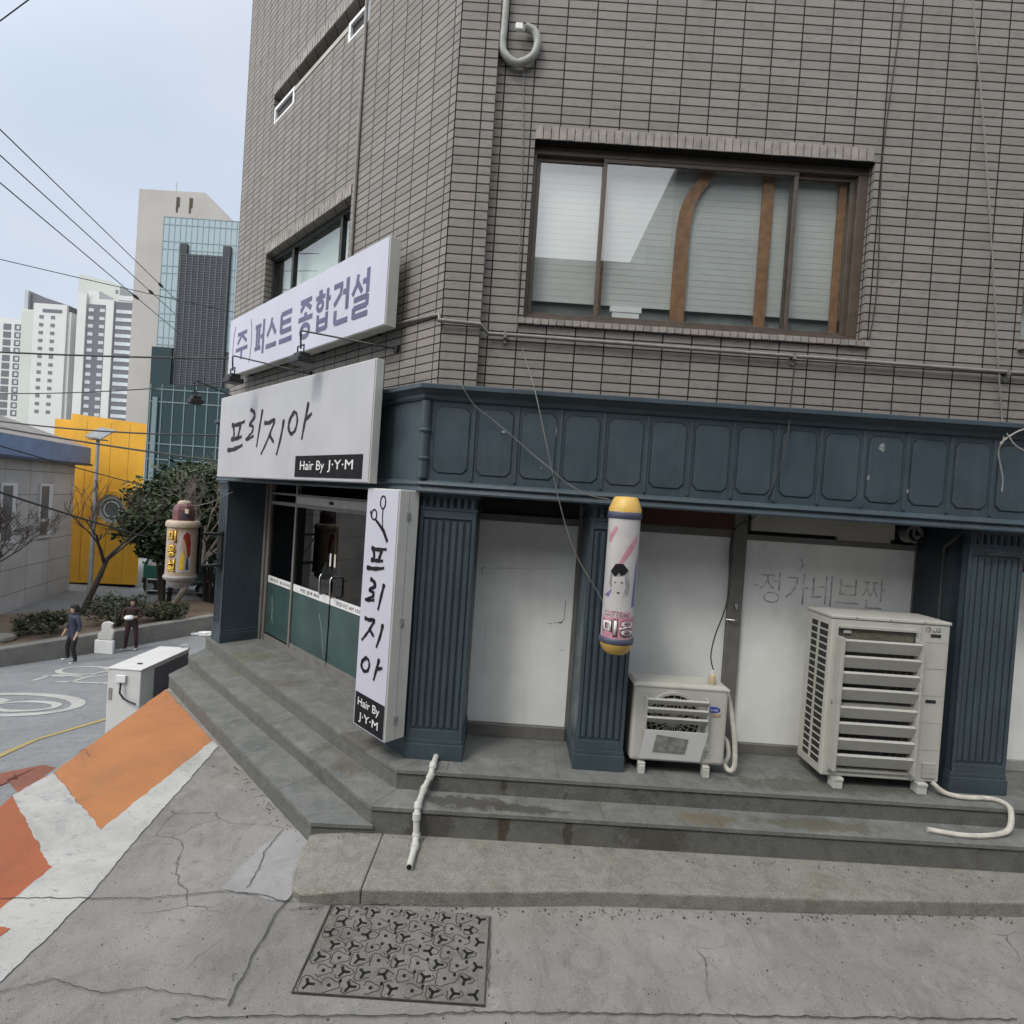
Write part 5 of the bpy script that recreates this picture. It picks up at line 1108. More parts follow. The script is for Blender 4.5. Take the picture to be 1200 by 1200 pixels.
for j in range(rows_):
    for i in range(cols):
        cx = x0 + .06 + i * .118 + (.055 if j % 2 else 0); cy = y0 + .05 + j * .09
        if cx > x1 - .04: continue
        if (i + j) % 2 == 0 or rr_.random() < .2:
            a = rr_.choice([.0, 1.05, .3]); m = MB(); yshape(cx, cy, a, .038, m, .0085, .0125, .0132); m.build("slot", M['slot'], dc)
        else:
            m = MB(); m.prism([(cx + .012 * math.cos(t), cy + .012 * math.sin(t)) for t in [k * .785 for k in range(8)]], .0125, .0132); m.build("hole", M['slot'], dc)
            m = MB(); m.prism([(cx + .055 + .01 * math.cos(t), cy + .03 + .014 * math.sin(t)) for t in [k * .785 for k in range(8)]], .0125, .0132); m.build("hole", M['slot'], dc)
m3 = plate_mb; m3.mat(1)
for j in range(rows_):
    for i in range(cols):
        cx = x0 + .06 + i * .118 + (.055 if j % 2 else 0); cy = y0 + .05 + j * .09
        if cx > x1 - .06: continue
        n = 9; rad = rr_.uniform(.045, .06); a0 = rr_.uniform(0, 6.28); ln = rr_.uniform(3.2, 6.0)
        pts = [(cx + rad * (1 + .25 * math.cos(3 * (a0 + ln * k / n))) * math.cos(a0 + ln * k / n), cy + .8 * rad * (1 + .25 * math.cos(3 * (a0 + ln * k / n))) * math.sin(a0 + ln * k / n)) for k in range(n + 1)]
        for a, b in zip(pts, pts[1:]):
            dx, dy = b[0] - a[0], b[1] - a[1]; l = math.hypot(dx, dy); nx, ny = -dy / l * .0034, dx / l * .0034
            m3.add([(a[0] + nx, a[1] + ny, .0128), (a[0] - nx, a[1] - ny, .0128), (b[0] - nx, b[1] - ny, .0128), (b[0] + nx, b[1] + ny, .0128)], [(0, 1, 2, 3)])
m3.build("plate", [M['iron'], M['joint']], dc)

# ------------------------------------------------------------------ white box by the steps
zb = -1.25
bxx = thing("electrical_box", "long low white metal box standing beyond the left end of the steps", "box", (-5.1, 7.6, zb))
h = -.31 - zb
m = MB(); m.box(-.23, .22, -.45, .62, 0, h); m.mat(0); m.build("casing", M['boxwhite'], bxx, bevel=.01)
m = MB(); m.box(.221, .226, -.18, .60, .1, h - .05); m.build("side_panel", M['aptd'], bxx)
m = MB(); m.box(-.24, .23, -.46, .63, h, h + .018); m.build("lid", M['boxwhite'], bxx, bevel=.005)
m = MB(); m.box(-.10, .03, -.482, -.455, h - .17, h - .07); m.build("socket", M['letterw'], bxx, bevel=.005)
m = MB(); m.tube([(-.02, -.49, h - .17), (-.02, -.50, h - .30), (.03, -.49, h - .38), (.10, -.48, h - .42), (.2, -.5, h - .44)], .012, 8); m.build("cord", M['cabledk'], bxx, smooth=True)
m = MB(); m.box(-.205, -.16, -.457, -.451, h - .42, h - .26); m.build("label_plate", M['lampgrey'], bxx)
m = MB(); m.tube([(.1, .60, h + .02), (.12, .62, h + .06), (.2, .62, h + .06), (.22, .60, h + .02)], .012, 8); m.build("hasp", M['galv'], bxx)
m = MB(); m.box(.02, .08, -.25, -.22, h + .019, h + .03); m.build("latch", M['dark'], bxx)

# ------------------------------------------------------------------ planter kerb, planting, trees
kb = thing("planter_wall", "low concrete kerb wall holding the planting bed across the road", "wall", (-12, 17, -3.1))
a, b = Vector((-15.9, 8.8)), Vector((-9.6, 20.4)); d = (b - a).normalized(); n = Vector((-d.y, d.x)); a += n * .45; b += n * .45
m = MB(); m.prism([tuple(p - Vector((-12, 17))) for p in (a, b, b + n * .35, a + n * .35)], -.3, .55); m.build("kerb_course", M['kerb'], kb, bevel=.02)
m = MB(); m.prism([tuple(p - Vector((-12, 17))) for p in (a + n * .36, b + n * .36, b + n * 3.5, a + n * 7)], -.3, .45); so = m.build("soil_bed", M['soil'], kb)
m = MB(); gp = [(-8.5, 22.4), (4, 26), (4, 27), (-9, 23.2)]
m.prism([(x + 12, y - 17) for x, y in [(-9.6, 20.4), (3, 24.8), (3, 25.2), (-9.8, 20.8)]], -.3, .35); m.build("kerb_course", M['kerb'], kb)
def branch(m, p, d, ln, rad, depth, rng, spread=.6, up=.15, minr=.006):
    steps = 4; pts = [p]; rs = [rad]; q = p.copy(); dd = d.copy()
    for i in range(steps):
        dd = (dd + Vector((rng.uniform(-1, 1), rng.uniform(-1, 1), rng.uniform(-.5, 1))) * .16 + Vector((0, 0, up * .3))).normalized()
        q = q + dd * ln / steps; pts.append(q.copy()); rs.append(max(minr, rad * (1 - .45 * (i + 1) / steps)))
    m.tube(pts, rs, 6 if rad > .02 else 4, False)
    if depth <= 0: return
    for k in range(rng.choice((2, 3, 3))):
        i = rng.randint(2, steps); nd = (dd + Vector((rng.uniform(-1, 1), rng.uniform(-1, 1), rng.uniform(-.4, .7))) * spread).normalized()
        branch(m, pts[i], nd, ln * rng.uniform(.6, .85), rs[i] * .75, depth - 1, rng, spread, up, minr)
def bare_tree(x, y, z, ht, lean, label, seed, spread=1.0, depth=5, mat=M['bark']):
    rng = random.Random(seed); r = thing("bare_tree", label, "tree", (x, y, z), group="bare trees in the planting bed")
    m = MB(); d = Vector(lean).normalized(); 
    q = Vector((0, 0, -.1)); tip = d * ht * .45
    m.tube([q, tip * .5 + Vector((.05, 0, 0)), tip], [ht * .022, ht * .018, ht * .014], 8); m.build("trunk", mat, r, smooth=True)
    m = MB()
    for k in range(4):
        a = k * 1.57 + rng.uniform(-.4, .4); branch(m, tip * rng.uniform(.85, 1), (d + Vector((math.cos(a), math.sin(a), .3)) * spread * .7).normalized(), ht * .27, ht * .011, depth, rng, spread * .8, .02, ht * .0013)
    m.build("branches", mat, r)
bare_tree(-15.9, 15.0, -2.7, 4.3, (.35, 0, 1), "bare branching tree nearest the left edge before the grey wall", 5, 1.2)
bare_tree(-15.0, 18.6, -2.7, 5.0, (.35, .1, 1), "bare tree leaning right before the yellow building", 8, 1.25, 4)
bare_tree(-12.7, 19.8, -2.7, 5.6, (.55, .1, 1), "tall bare tree with a pale slanting trunk beside the evergreen", 11, .8, mat=M['barklt'])
def leaves(m, c, rad, n, rng, size, squash=.8):
    for _ in range(n):
        while True:
            v = Vector((rng.uniform(-1, 1), rng.uniform(-1, 1), rng.uniform(-1, 1)))
            if .35 < v.length < 1: break
        p = c + Vector((v.x * rad, v.y * rad, v.z * rad * squash)); a = Vector((rng.uniform(-1, 1), rng.uniform(-1, 1), rng.uniform(-.6, .6))).normalized(); b = a.orthogonal().normalized(); s = size * rng.uniform(.6, 1.3)
        b = (b + a.cross(b) * rng.uniform(-1, 1)).normalized()
        m.add([p - a * s, p + b * s * .4, p + a * s, p - b * s * .4], [(0, 1, 2, 3)])
def leafy_tree(x, y, z, ht, cr, label, seed, n=60, lv=110, size=.10, lo=.3, kind="evergreen_tree", mat=M['leaf'], squash=1.0):
    rng = random.Random(seed); r = thing(kind, label, "tree", (x, y, z), group="evergreen trees")
    m = MB()
    for k in range(4):
        a = k * 1.6 + rng.random(); m.tube([(.12 * math.cos(a), .12 * math.sin(a), -.2), (.3 * math.cos(a), .3 * math.sin(a), ht * .35), (cr * .5 * math.cos(a), cr * .5 * math.sin(a), ht * .75)], [.10, .075, .03], 7)
    m.build("trunk", M['bark'], r, smooth=True)
    m = MB()
    for k in range(n):
        t = rng.random(); zz = ht * (lo + (1 - lo) * t); rr = cr * math.sqrt(max(.05, 1 - (abs(t - .42) / .62) ** 2)) * rng.uniform(.55, 1.02); a = rng.uniform(0, 6.283)
        leaves(m, Vector((rr * math.cos(a), rr * math.sin(a), zz)), cr * rng.uniform(.16, .3), lv, rng, size)
    m.build("crown", mat, r)
leafy_tree(-13.2, 23.5, -3.1, 5.9, 3.2, "dense dark evergreen tree right of the yellow building", 21, 210, 170, .12, .44)
leafy_tree(-9.9, 23.0, -3.1, 5.6, 2.4, "dense evergreen tree behind the barber lamp beside the blue pilaster", 22, 130, 170, .12, .22)
leafy_tree(-14.6, 22.6, -3.1, 5.0, 1.5, "smaller evergreen at the left edge of the tree clump beside the yellow wall", 23, 70, 150, .10, .45)
def shrub(x, y, z, rad, h, label, seed, mat=M['leaf2']):
    rng = random.Random(seed); r = thing("shrub", label, "shrub", (x, y, z), group="shrubs in the planting bed"); m = MB()
    for k in range(14): a = rng.uniform(0, 6.28); m.tube([(0, 0, -.1), (rad * .5 * math.cos(a), rad * .5 * math.sin(a), h * .5), (rad * .8 * math.cos(a), rad * .8 * math.sin(a), h * .85)], [.02, .012, .005], 4)
    m.build("stems", M['bark'], r); m = MB()
    for k in range(26): a = rng.uniform(0, 6.28); q = rad * rng.random() ** .5; leaves(m, Vector((q * math.cos(a), q * math.sin(a), h * rng.uniform(.3, .85))), rad * .3, 70, rng, .06)
    m.build("foliage", mat, r)
shrub(-14.0, 16.2, -2.65, .7, .7, "low dull green shrub in the bed at left of the man in navy", 31)
shrub(-12.9, 17.6, -2.65, .9, 1.0, "round green shrub right behind the person in navy", 32)
shrub(-11.9, 18.7, -2.65, .6, .6, "green shrub between the two people", 33)
shrub(-15.6, 14.6, -2.65, .6, .5, "sparse low shrub at the far left of the bed", 34)
# stone blocks in the bed
for i, (x, y, lb) in enumerate(((-15.2, 14.4, "flat pale stone lying in the bed at the far left"), (-14.5, 15.2, "pale stone lying in the bed beside the low shrub"))):
    rng = random.Random(i); m = MB(); m.prism([(.45 * math.cos(t) * rng.uniform(.8, 1.1), .28 * math.sin(t) * rng.uniform(.8, 1.1)) for t in [k * .7 for k in range(9)]], -.05, .12); tag(m.build("stone", M['slab'], None, (x, y, -2.6), bevel=.05), lb, "stone")

# ------------------------------------------------------------------ street lamp
lp = onY(105, 695, 19.5); r = thing("street_lamp", "grey street lamp pole with a solar panel before the yellow building", "street lamp", (lp.x, 19.5, -2.7)); tp = onY(119, 512, 19.5)
m = MB(); m.tube([(0, 0, 0), (0, 0, 1.2), (0, 0, tp.z + 2.7)], [.10, .075, .055], 12); m.build("pole", M['galv'], r, smooth=True)
m = MB(); m.tube([(0, 0, .0), (0, 0, .3)], .15, 12); m.build("pole_base", M['galv'], r)
m = MB(); H_ = tp.z + 2.7; m.add([(-.35, -.2, H_ - .05), (.25, -.2, H_ - .12), (.38, .35, H_ + .28), (-.22, .35, H_ + .35), (-.35, -.2, H_ - .01), (.25, -.2, H_ - .08), (.38, .35, H_ + .32), (-.22, .35, H_ + .39)], [(0, 1, 2, 3), (7, 6, 5, 4), (0, 4, 5, 1), (1, 5, 6, 2), (2, 6, 7, 3), (3, 7, 4, 0)]); m.build("solar_panel", simple('panel_back', (.2, .21, .22), .5), r)
m = MB(); m.add([(-.31, -.203, H_ - .04), (.21, -.203, H_ - .10), (.21, -.15, H_ - .06), (-.31, -.15, H_)], [(0, 1, 2, 3)]); m.box(-.25, .22, -.18, .2, H_ - .13, H_ - .09); m.build("lamp_head", M['panel'], r)

# ------------------------------------------------------------------ yellow and grey buildings
r = thing("yellow_building", "bright yellow building with a round porthole window across the road", "building", (-20, 26, -3.2))
zt = lambda zz: zz + 3.2
m = MB(); m.add([(-1.78, 0, .15), (1.8, 0, .25), (1.83, 0, zt(4.98)), (-1.85, 0, zt(5.25)), (-4.6, 5, .15), (-2.2, 5, .25), (-2.2, 5, zt(4.98)), (-4.6, 5, zt(5.25))], [(0, 1, 2, 3), (7, 6, 5, 4), (0, 4, 5, 1), (1, 5, 6, 2), (2, 6, 7, 3), (3, 7, 4, 0)])
m.build("wall", M['yellowwall'], r)
m = MB(); m.prism([(-1.6, .3), (1.5, .3), (-2.2, 4.6), (-4.2, 4.6)], -.2, .14); m.build("base", M['dark'], r)
m = MB(); cx, cz = .38, zt(.68); disc(m, cx, cz, .70, .95, -.12, .0, 36); m.build("window_surround", M['yellowwall'], r, bevel=.02)
m = MB(); disc(m, cx, cz, .52, .70, -.06, .001, 36); wf = m.build("window", M['aptg'], r, bevel=.02)
m = MB(); disc(m, cx, cz, .001, .52, -.03, .0, 36); m.build("pane", M['aptwin'], wf)
m = MB(); disc(m, cx, cz, .36, .40, -.05, -.03, 30); m.build("frame", M['letterw'], wf)
for xx in (-1.1, .1, 1.0): m = MB(); m.box(xx, xx + .03, -.006, 0, .3, zt(4.9)); m.build("wall_seam", simple("yellow_seam", (.42, .23, .03), .8), r)
m = MB(); m.box(-3.2, -1.85, .6, 1.1, 0, zt(5.0)); m.mat(0); m.build("wall", M['yellowwall'], r)
# grey building (runs away to the right)
ga, gb = Vector((-18.4, 18.6)), Vector((-20.4, 24.6)); ang = math.atan2(gb.y - ga.y, gb.x - ga.x)
ga0 = ga - (gb - ga) * 1.2; Lg = (gb - ga0).length
r = thing("grey_house", "grey panelled house with a blue fascia and tall narrow windows at left", "building", (ga0.x, ga0.y, -3.4), ang)
m = MB(); m.box(0, Lg, 0, 8, -.3, 6.2); m.build("wall", M['greytile'], r)
m = MB(); m.box(-.3, Lg + .35, -.45, 8.3, 6.2, 6.95); m.mat(1).box(-.3, Lg + .45, -.5, 8.3, 6.12, 6.22); m.build("fascia", [M['fascia'], simple("fascia_edge", (.03, .05, .09), .6)], r)
m = MB(); m.add([(-.3, -.45, 6.96), (Lg + .4, -.45, 6.96), (Lg + .4, 8, 6.96), (-.3, 8, 6.96), (-.3, 4, 9.3), (Lg - 1.6, 4, 8.6)], [(0, 1, 5, 4), (1, 2, 5), (2, 3, 4, 5), (3, 0, 4), (0, 3, 2, 1)]); m.build("roof", M['roofgrey'], r)
for frac in (.845 - .29, .845 + .005 - .005, .22):
    xx = Lg * frac if frac != .845 else Lg * .80
for xx in (Lg - 5.65, Lg - 3.0, Lg - 8.6):
    m = MB(); m.box(xx - .06, xx + .95, -.06, 0, 2.95, 5.2); wf = m.build("window", M['letterw'], r); 
    m = MB(); m.box(xx + .05, xx + .62, -.075, -.061, 3.75, 5.1); m.box(xx + .05, xx + .62, -.075, -.061, 3.05, 3.62); m.build("pane", M['aptwin'], wf)

# ------------------------------------------------------------------ glass tower
r = thing("office_tower", "tall beige concrete tower with blue green glass curtain wall and dark louvres", "building", (-58, 90, -5)); tz = lambda z: z + 5
X = lambda x: x + 58
m = MB(); m.plate([(X(-66.6), 0), (X(-40), 0), (X(-40), tz(44.5)), (X(-50.3), tz(46.6)), (X(-55.2), tz(51.1)), (X(-66.4), tz(51.0))], 0, 18); m.build("wall", M['towerbeige'], r)
for xx in (-60.0, -57.8):
    m = MB(); m.box(X(xx), X(xx) + .5, -.1, 0, tz(48.4), tz(50.0)); m.box(X(xx), X(xx) + .25, -.1, 0, tz(47.5), tz(48.4)); m.build("vent_slot", simple("slot_brown", (.06, .045, .03), .8), r)
m = MB(); m.box(X(-61.6), X(-40), -.5, 0, tz(24.5), tz(46.4)); cw = m.build("curtain_wall", M['towerglass'], r)
m = MB()
for i in range(18): xx = X(-61.6) + i * .95; m.box(xx - .035, xx + .035, -.56, -.5, tz(24.5), tz(46.4))
for zz in [46.35, 45.1, 42.3, 41.0, 38.2, 37, 34.2, 33, 30.2, 29, 26.2, 25]: m.box(X(-61.6), X(-40), -.57, -.5, tz(zz), tz(zz) + .09)
m.build("mullion", simple("tower_mullion", (.2, .25, .27), .5), cw)
m = MB(); m.box(X(-58.4), X(-49.9), -.9, -.58, tz(18.4), tz(40.3)); m.box(X(-58.4), X(-57.2), -.9, -.58, tz(40.3), tz(42.0)); m.box(X(-51.2), X(-49.9), -.9, -.58, tz(40.3), tz(42.0)); lv = m.build("louvre_bank", M['louver'], r)
m = MB()
for i in range(52): zz = tz(18.6) + i * .42; m.box(X(-58.35), X(-49.95), -.97, -.9, zz, zz + .10)
for i in range(9): xx = X(-58.2) + i * 1.0; m.box(xx, xx + .14, -1.0, -.9, tz(18.4), tz(40.2))
m.build("louvre_fin", M['louverlt'], lv)
m = MB(); m.box(X(-61.8), X(-40), -1.4, -1.0, 0, tz(18.3)); m.mat(0); m.box(X(-61.8), X(-58.45), -1.4, -1.0, tz(18.3), tz(24.4)); gd = m.build("lower_glass", M['towerglassd'], r)
m = MB()
for i in range(12): xx = X(-61.6) + i * 1.9; m.box(xx, xx + .16, -1.5, -1.4, 0, tz(18.2))
for zz in (17.3, 15.2, 8.2, 5.6, 2.0, 1.2): m.box(X(-61.8), X(-40), -1.52, -1.4, tz(zz), tz(zz) + .18)
m.box(X(-61), X(-60.2), -1.7, -1.4, 2, tz(16)); m.build("mullion", simple("tower_mullion_dark", (.12, .17, .18), .5), gd)
m = MB(); m.tube([(X(-61.5), 2, tz(51)), (X(-61.5), 2, tz(53.5))], .07, 5); m.tube([(X(-60.5), 2, tz(51)), (X(-61.7), 2, tz(52.3))], .05, 5); m.build("antenna", M['aptg'], r)

# ------------------------------------------------------------------ apartment blocks
def apartment(label, x0, x1, ztop, Y, dep, mat, strips, extra=None):
    r = thing("apartment_block", label, "building", ((x0 + x1) / 2, Y, -10), group="far apartment blocks"); cx = (x0 + x1) / 2
    m = MB(); m.box(x0 - cx, x1 - cx, 0, dep, 0, ztop + 10); m.build("wall", mat, r)
    for (a, b, zt_, mt, pr) in strips:
        m = MB(); m.box(a - cx, b - cx, -pr, 0, 0, zt_ + 10); m.build("facade_strip", mt, r)
    return r, cx
def wins(r, cx, Y, xs_, z1, z0, step, w_, h_, mat, pr, limit=40):
    out = None; z = z1
    while z > z0:
        for a in xs_:
            if out is None:
                m = MB(); m.box(0, w_, -.12, 0, 0, h_); out = m.build("window", mat, r, (a - cx, -pr, z + 10))
            else:
                c = out.copy(); COL.objects.link(c); c.location = (a - cx, -pr, z + 10)
        z -= step
r, cx = apartment("white apartment block with dark window columns farthest left", -205, -189.3, 60.5, 205, 14, M['aptw'], [])
wins(r, cx, 205, (-200.5, -196.2, -191.6), 56, 20, 3.0, 2.9, 2.3, M['aptd'], 0); wins(r, cx, 205, (-195.3, -190.7), 56.4, 20, 3.0, 1.2, 1.3, M['aptwinl'], .13)
m = MB(); m.box(-194.5 - cx, -188.5 - cx, 2, 12, 70, 74); m.build("roof_house", M['aptg'], r)
r, cx = apartment("apartment block with a slate grey top slab and white windowed front", -189, -170.4, 62.8, 200, 16, M['aptw'], [(-188.8, -184.5, 62.4, M['aptgreen'], .3), (-184, -171.5, 65.2, M['aptw'], .8)])
m = MB(); m.plate([(-188.2 - cx, 72.8), (-173.5 - cx, 72.8), (-173.5 - cx, 76.0), (-187.3 - cx, 79.6), (-188.2 - cx, 79.0)], 2, 10); m.build("roof_slab", M['aptd'], r)
m = MB(); m.box(-189.3 - cx, -187.9 - cx, 1, 10, 60, 80.3); m.build("side_fin", M['aptg'], r)
wins(r, cx, 200, (-181.6, -177.3), 59.6, 22, 2.95, 1.5, 1.2, M['aptwin'], .8)
m = MB(); m.box(-180.5 - cx, -173.3 - cx, -.95, -.8, 72.0, 73.2); m.build("window_band", M['aptd'], r)
r, cx = apartment("apartment block with tall pale green roof tower and grey windowed front", -172.5, -163.0, 60.2, 203, 16, M['aptg'], [])
m = MB(); m.plate([(-173.4 - cx, 70), (-157.3 - cx, 70), (-157.3 - cx, 86.2), (-160.7 - cx, 87.5), (-172.6 - cx, 89.5), (-173.4 - cx, 89)], 3, 12); m.build("roof_tower", M['aptgreen'], r)
m = MB(); m.box(-158.9 - cx, -157.9 - cx, 2.9, 3.0, 83, 84.4); m.build("roof_window", M['aptwin'], r)
for xx in (-171.5, -168.5, -165.5): m = MB(); m.box(xx - cx, xx + .3 - cx, 2.7, 3.0, 70, 79); m.build("rib", M['aptg'], r)
wins(r, cx, 203, (-171.0, -167.0), 56, 22, 2.95, 2.4, 1.3, M['aptwinl'], 0)
r, cx = apartment("apartment block with dark charcoal bays between white piers nearest the tower", -164.3, -140, 67.2, 196, 16, M['aptw'], [(-160.6, -154.0, 65.0, M['aptd'], .4), (-150.6, -141, 66.5, M['aptd'], .4), (-164.2, -161.0, 68.6, M['aptw'], .9), (-153.7, -150.9, 66.9, M['aptw'], .9)])
wins(r, cx, 196, (-160.3, -156.2), 62.3, 20, 2.95, 1.9, 1.2, M['aptwinl'], .4); wins(r, cx, 196, (-150.2,), 62.3, 20, 2.95, 8, 1.3, M['aptwinl'], .4)
m = MB(); m.box(-162 - cx, -158 - cx, 1, 8, 77, 80.5); m.box(-150 - cx, -142 - cx, 0, .3, 77, 79); m.build("roof_parapet", M['aptw'], r)

# ------------------------------------------------------------------ green truck and clutter under the trees
tk = thing("truck", "small green truck parked under the evergreens beyond the kerb", "truck", (-16.0, 24.9, -3.12))
m = MB(); m.box(-1.2, 1.2, 0, 1.9, .5, .75); m.build("chassis", M['black'], tk)
m = MB(); m.plate([(-1.2, .75), (-.2, .75), (-.2, 1.95), (-.9, 1.95), (-1.2, 1.35)], 0, 1.8); m.build("cab", M['truck'], tk, bevel=.05)
m = MB(); m.box(-.15, 2.4, 0, 1.8, .78, 1.25); m.build("cargo_bed", M['truck'], tk, bevel=.02)
m = MB(); m.plate([(-.98, 1.35), (-.3, 1.35), (-.3, 1.8), (-.85, 1.8)], -.01, 0); m.build("side_window", M['letterw'], tk)
for xx in (-.75, 1.7): m = MB(); m.tube([(xx, -.05, .36), (xx, .2, .36)], .36, 20); w_ = m.build("wheel", M['black'], tk); m = MB(); m.tube([(xx, -.06, .36), (xx, -.05, .36)], .17, 14); m.build("rim", M['galv'], w_)
m = MB(); m.box(.1, 1.0, .2, 1.2, 1.25, 1.7); m.box(1.1, 1.9, .3, 1.3, 1.25, 1.55); tag(m.build("load_sack", M['letterw'], None, (-16.0, 24.9, -3.12), bevel=.08), "white sacks piled on the bed of the green truck", "sack")
fn = thing("guard_rail", "low pale railing in front of the truck beyond the kerb", "railing", (-13.6, 23.2, -3.1))
m = MB(); m.tube([(-2.2, 0, 1.0), (3, .6, 1.0)], .04, 6); m.build("rail", M['galv'], fn)
m = MB(); m.tube([(-2.2, 0, .5), (3, .6, .5)], .03, 6); m.build("rail", M['galv'], fn)
for k_ in range(5): m = MB(); x_ = -2.2 + k_ * 1.3; m.tube([(x_, (x_ + 2.2) * .115, -.1), (x_, (x_ + 2.2) * .115, 1.05)], .035, 6); m.build("post", M['galv'], fn)
m = MB(); rng = random.Random(4)
for k_ in range(6): a = rng.uniform(-.6, .6); m.prism([(a + .22 * math.cos(t), rng.uniform(-.1, .1) + .12 * math.sin(t)) for t in [q * 1.05 for q in range(6)]], 0, .06 + rng.random() * .08)
p = onG(230, 744); tag(m.build("litter", M['letterw'], None, (p.x, p.y, p.z + .01), bevel=.02), "crumpled white litter lying by the kerb near the steps", "litter")
# white standing display board between the two people
p = onG(122, 766); r = thing("display_stand", "white cut-out display stand on the road edge between the two people", "display stand", (p.x, p.y, p.z))
m = MB(); m.box(-.28, .28, -.05, .05, 0, .42); m.build("base", M['letterw'], r, bevel=.02)
m = MB(); m.plate([(-.2, .42), (.24, .42), (.28, .7), (.2, .82), (.26, .95), (.1, 1.0), (-.05, .97), (-.12, .9), (-.1, .7), (-.22, .6)], -.04, .04); m.build("panel", M['signside'], r, bevel=.03)
p = onG(139, 742)
m = MB(); m.lathe([(.10, 0), (.10, .05), (.04, .08), (.05, .4), (.09, .42), (.09, .5), (.02, .54)], 0, 0, 12); tag(m.build("garden_lamp", M['lampgrey'], None, (p.x, p.y, p.z + .35)), "small pale garden lamp behind the white display stand", "lamp")

# ------------------------------------------------------------------ people
def person(name, label, loc, rz, J, edges, radii, mats, classify, hairp):
    r = thing(name, label, "person", loc, rz)
    me = bpy.data.meshes.new("body"); keys = list(J); me.from_pydata([J[k] for k in keys], [(keys.index(a), keys.index(b)) for a, b in edges], [])
    o = bpy.data.objects.new("tmp", me); COL.objects.link(o)
    s = o.modifiers.new("s", 'SKIN'); 
    for i, k in enumerate(keys):
        rr = radii[k]; me.skin_vertices[0].data[i].radius = rr if isinstance(rr, tuple) else (rr, rr)
    me.skin_vertices[0].data[keys.index('pelvis')].use_root = True
    ss = o.modifiers.new("u", 'SUBSURF'); ss.levels = 2; ss.render_levels = 2
    bpy.context.view_layer.update()
    me2 = bpy.data.meshes.new_from_object(o.evaluated_get(bpy.context.evaluated_depsgraph_get())); bpy.data.objects.remove(o)
    me2.name = "body"; me2.materials.clear()
    for mt in mats: me2.materials.append(mt)
    for p in me2.polygons: p.material_index = classify(p.center); p.use_smooth = True
    b = bpy.data.objects.new("body", me2); COL.objects.link(b); b.parent = r
    m = MB(); hc = Vector(J['head']); m.lathe([(.0, -.10), (.085, -.08), (.108, -.02), (.108, .06), (.085, .125), (.04, .15), (.0, .153)], 0, 0, 16)
    m.v = [(x * .93 + hc.x, y * 1.02 + hc.y + (.022 if z < .08 else .008), z + hc.z) for x, y, z in m.v]; m.f = [f_ for f_ in m.f if not (sum(m.v[i][1] for i in f_) / len(f_) < hc.y - .03 and sum(m.v[i][2] for i in f_) / len(f_) < hc.z + .075)]; m.m = [0] * len(m.f); m.build("hair", M['hair'], r, smooth=True)
    m = MB()
    for sx in (-1, 1): m.lathe([(.0, -.008), (.011, 0), (.0, .008)], hc.x + sx * .033, hc.y - .098, 8)
    m.v = [(x, y, z + hc.z + .005) for x, y, z in m.v]; m.build("eyes", M['hair'], r)
    return r, b
ED = [('pelvis', 'waist'), ('waist', 'chest'), ('chest', 'neck'), ('neck', 'head0'), ('head0', 'head'), ('head', 'crown')]
for s in 'lr': ED += [('pelvis', 'hip' + s), ('hip' + s, 'knee' + s), ('knee' + s, 'ank' + s), ('ank' + s, 'toe' + s), ('chest', 'sho' + s), ('sho' + s, 'elb' + s), ('elb' + s, 'wri' + s), ('wri' + s, 'hand' + s)]
    
for s in 'lr':
    for fk in range(4): ED.append(('hand' + s, 'f%d' % fk + s))
    ED.append(('wri' + s, 'th' + s))
RD = dict(pelvis=(.15, .11), waist=(.135, .10), chest=(.155, .11), neck=.052, head0=.06, head=(.075, .092), crown=.065)
for s in 'lr': RD.update({'hip' + s: .085, 'knee' + s: .062, 'ank' + s: .048, 'toe' + s: .04, 'sho' + s: .065, 'elb' + s: .048, 'wri' + s: .034, 'hand' + s: (.034, .02), 'th' + s: .010, **{'f%d' % f_ + s: .009 for f_ in range(4)}})
def addfingers(J):
    for s in 'lr':
        h_, w_ = Vector(J['hand' + s]), Vector(J['wri' + s]); d = (h_ - w_).normalized(); side = d.cross(Vector((0, 1, 0))); side = side.normalized() if side.length > .2 else Vector((1, 0, 0))
        for f_ in range(4): J['f%d' % f_ + s] = tuple(h_ + d * (.075 + (.012 if f_ in (1, 2) else 0)) + side * (f_ - 1.5) * .024)
        J['th' + s] = tuple(w_ + d * .05 + side * .055)
    return J
# person in navy jacket, legs apart, facing left
J1 = dict(pelvis=(0, 0, .84), waist=(0, 0, 1.0), chest=(0, .0, 1.22), neck=(0, 0, 1.38), head0=(0, -.01, 1.43), head=(0, -.015, 1.50), crown=(0, 0, 1.56),
          hipl=(-.10, 0, .78), kneel=(-.22, -.03, .43), ankl=(-.34, .04, .08), toel=(-.38, -.10, .035), hipr=(.10, 0, .78), kneer=(.13, -.04, .43), ankr=(.14, .03, .08), toer=(.12, -.12, .035),
          shol=(-.19, 0, 1.31), elbl=(-.29, .03, 1.08), wril=(-.33, -.06, .86), handl=(-.34, -.09, .79), shor=(.19, 0, 1.31), elbr=(.29, .04, 1.06), wrir=(.30, -.05, .85), handr=(.30, -.08, .78))
def cl1(c):
    if c.z < .075: return 3
    if c.z > 1.40: return 2
    if c.z < .72 : return 1
    if abs(c.x) > .24 and c.z < .93: return 2
    return 0
f = onG(84, 777); person("person", "person in a navy quilted jacket and black trousers standing with legs apart on the road", (f.x, f.y, f.z), -.5, addfingers(J1), ED, RD, [M['navy'], M['black'], M['skin'], M['shoe']], cl1, None)
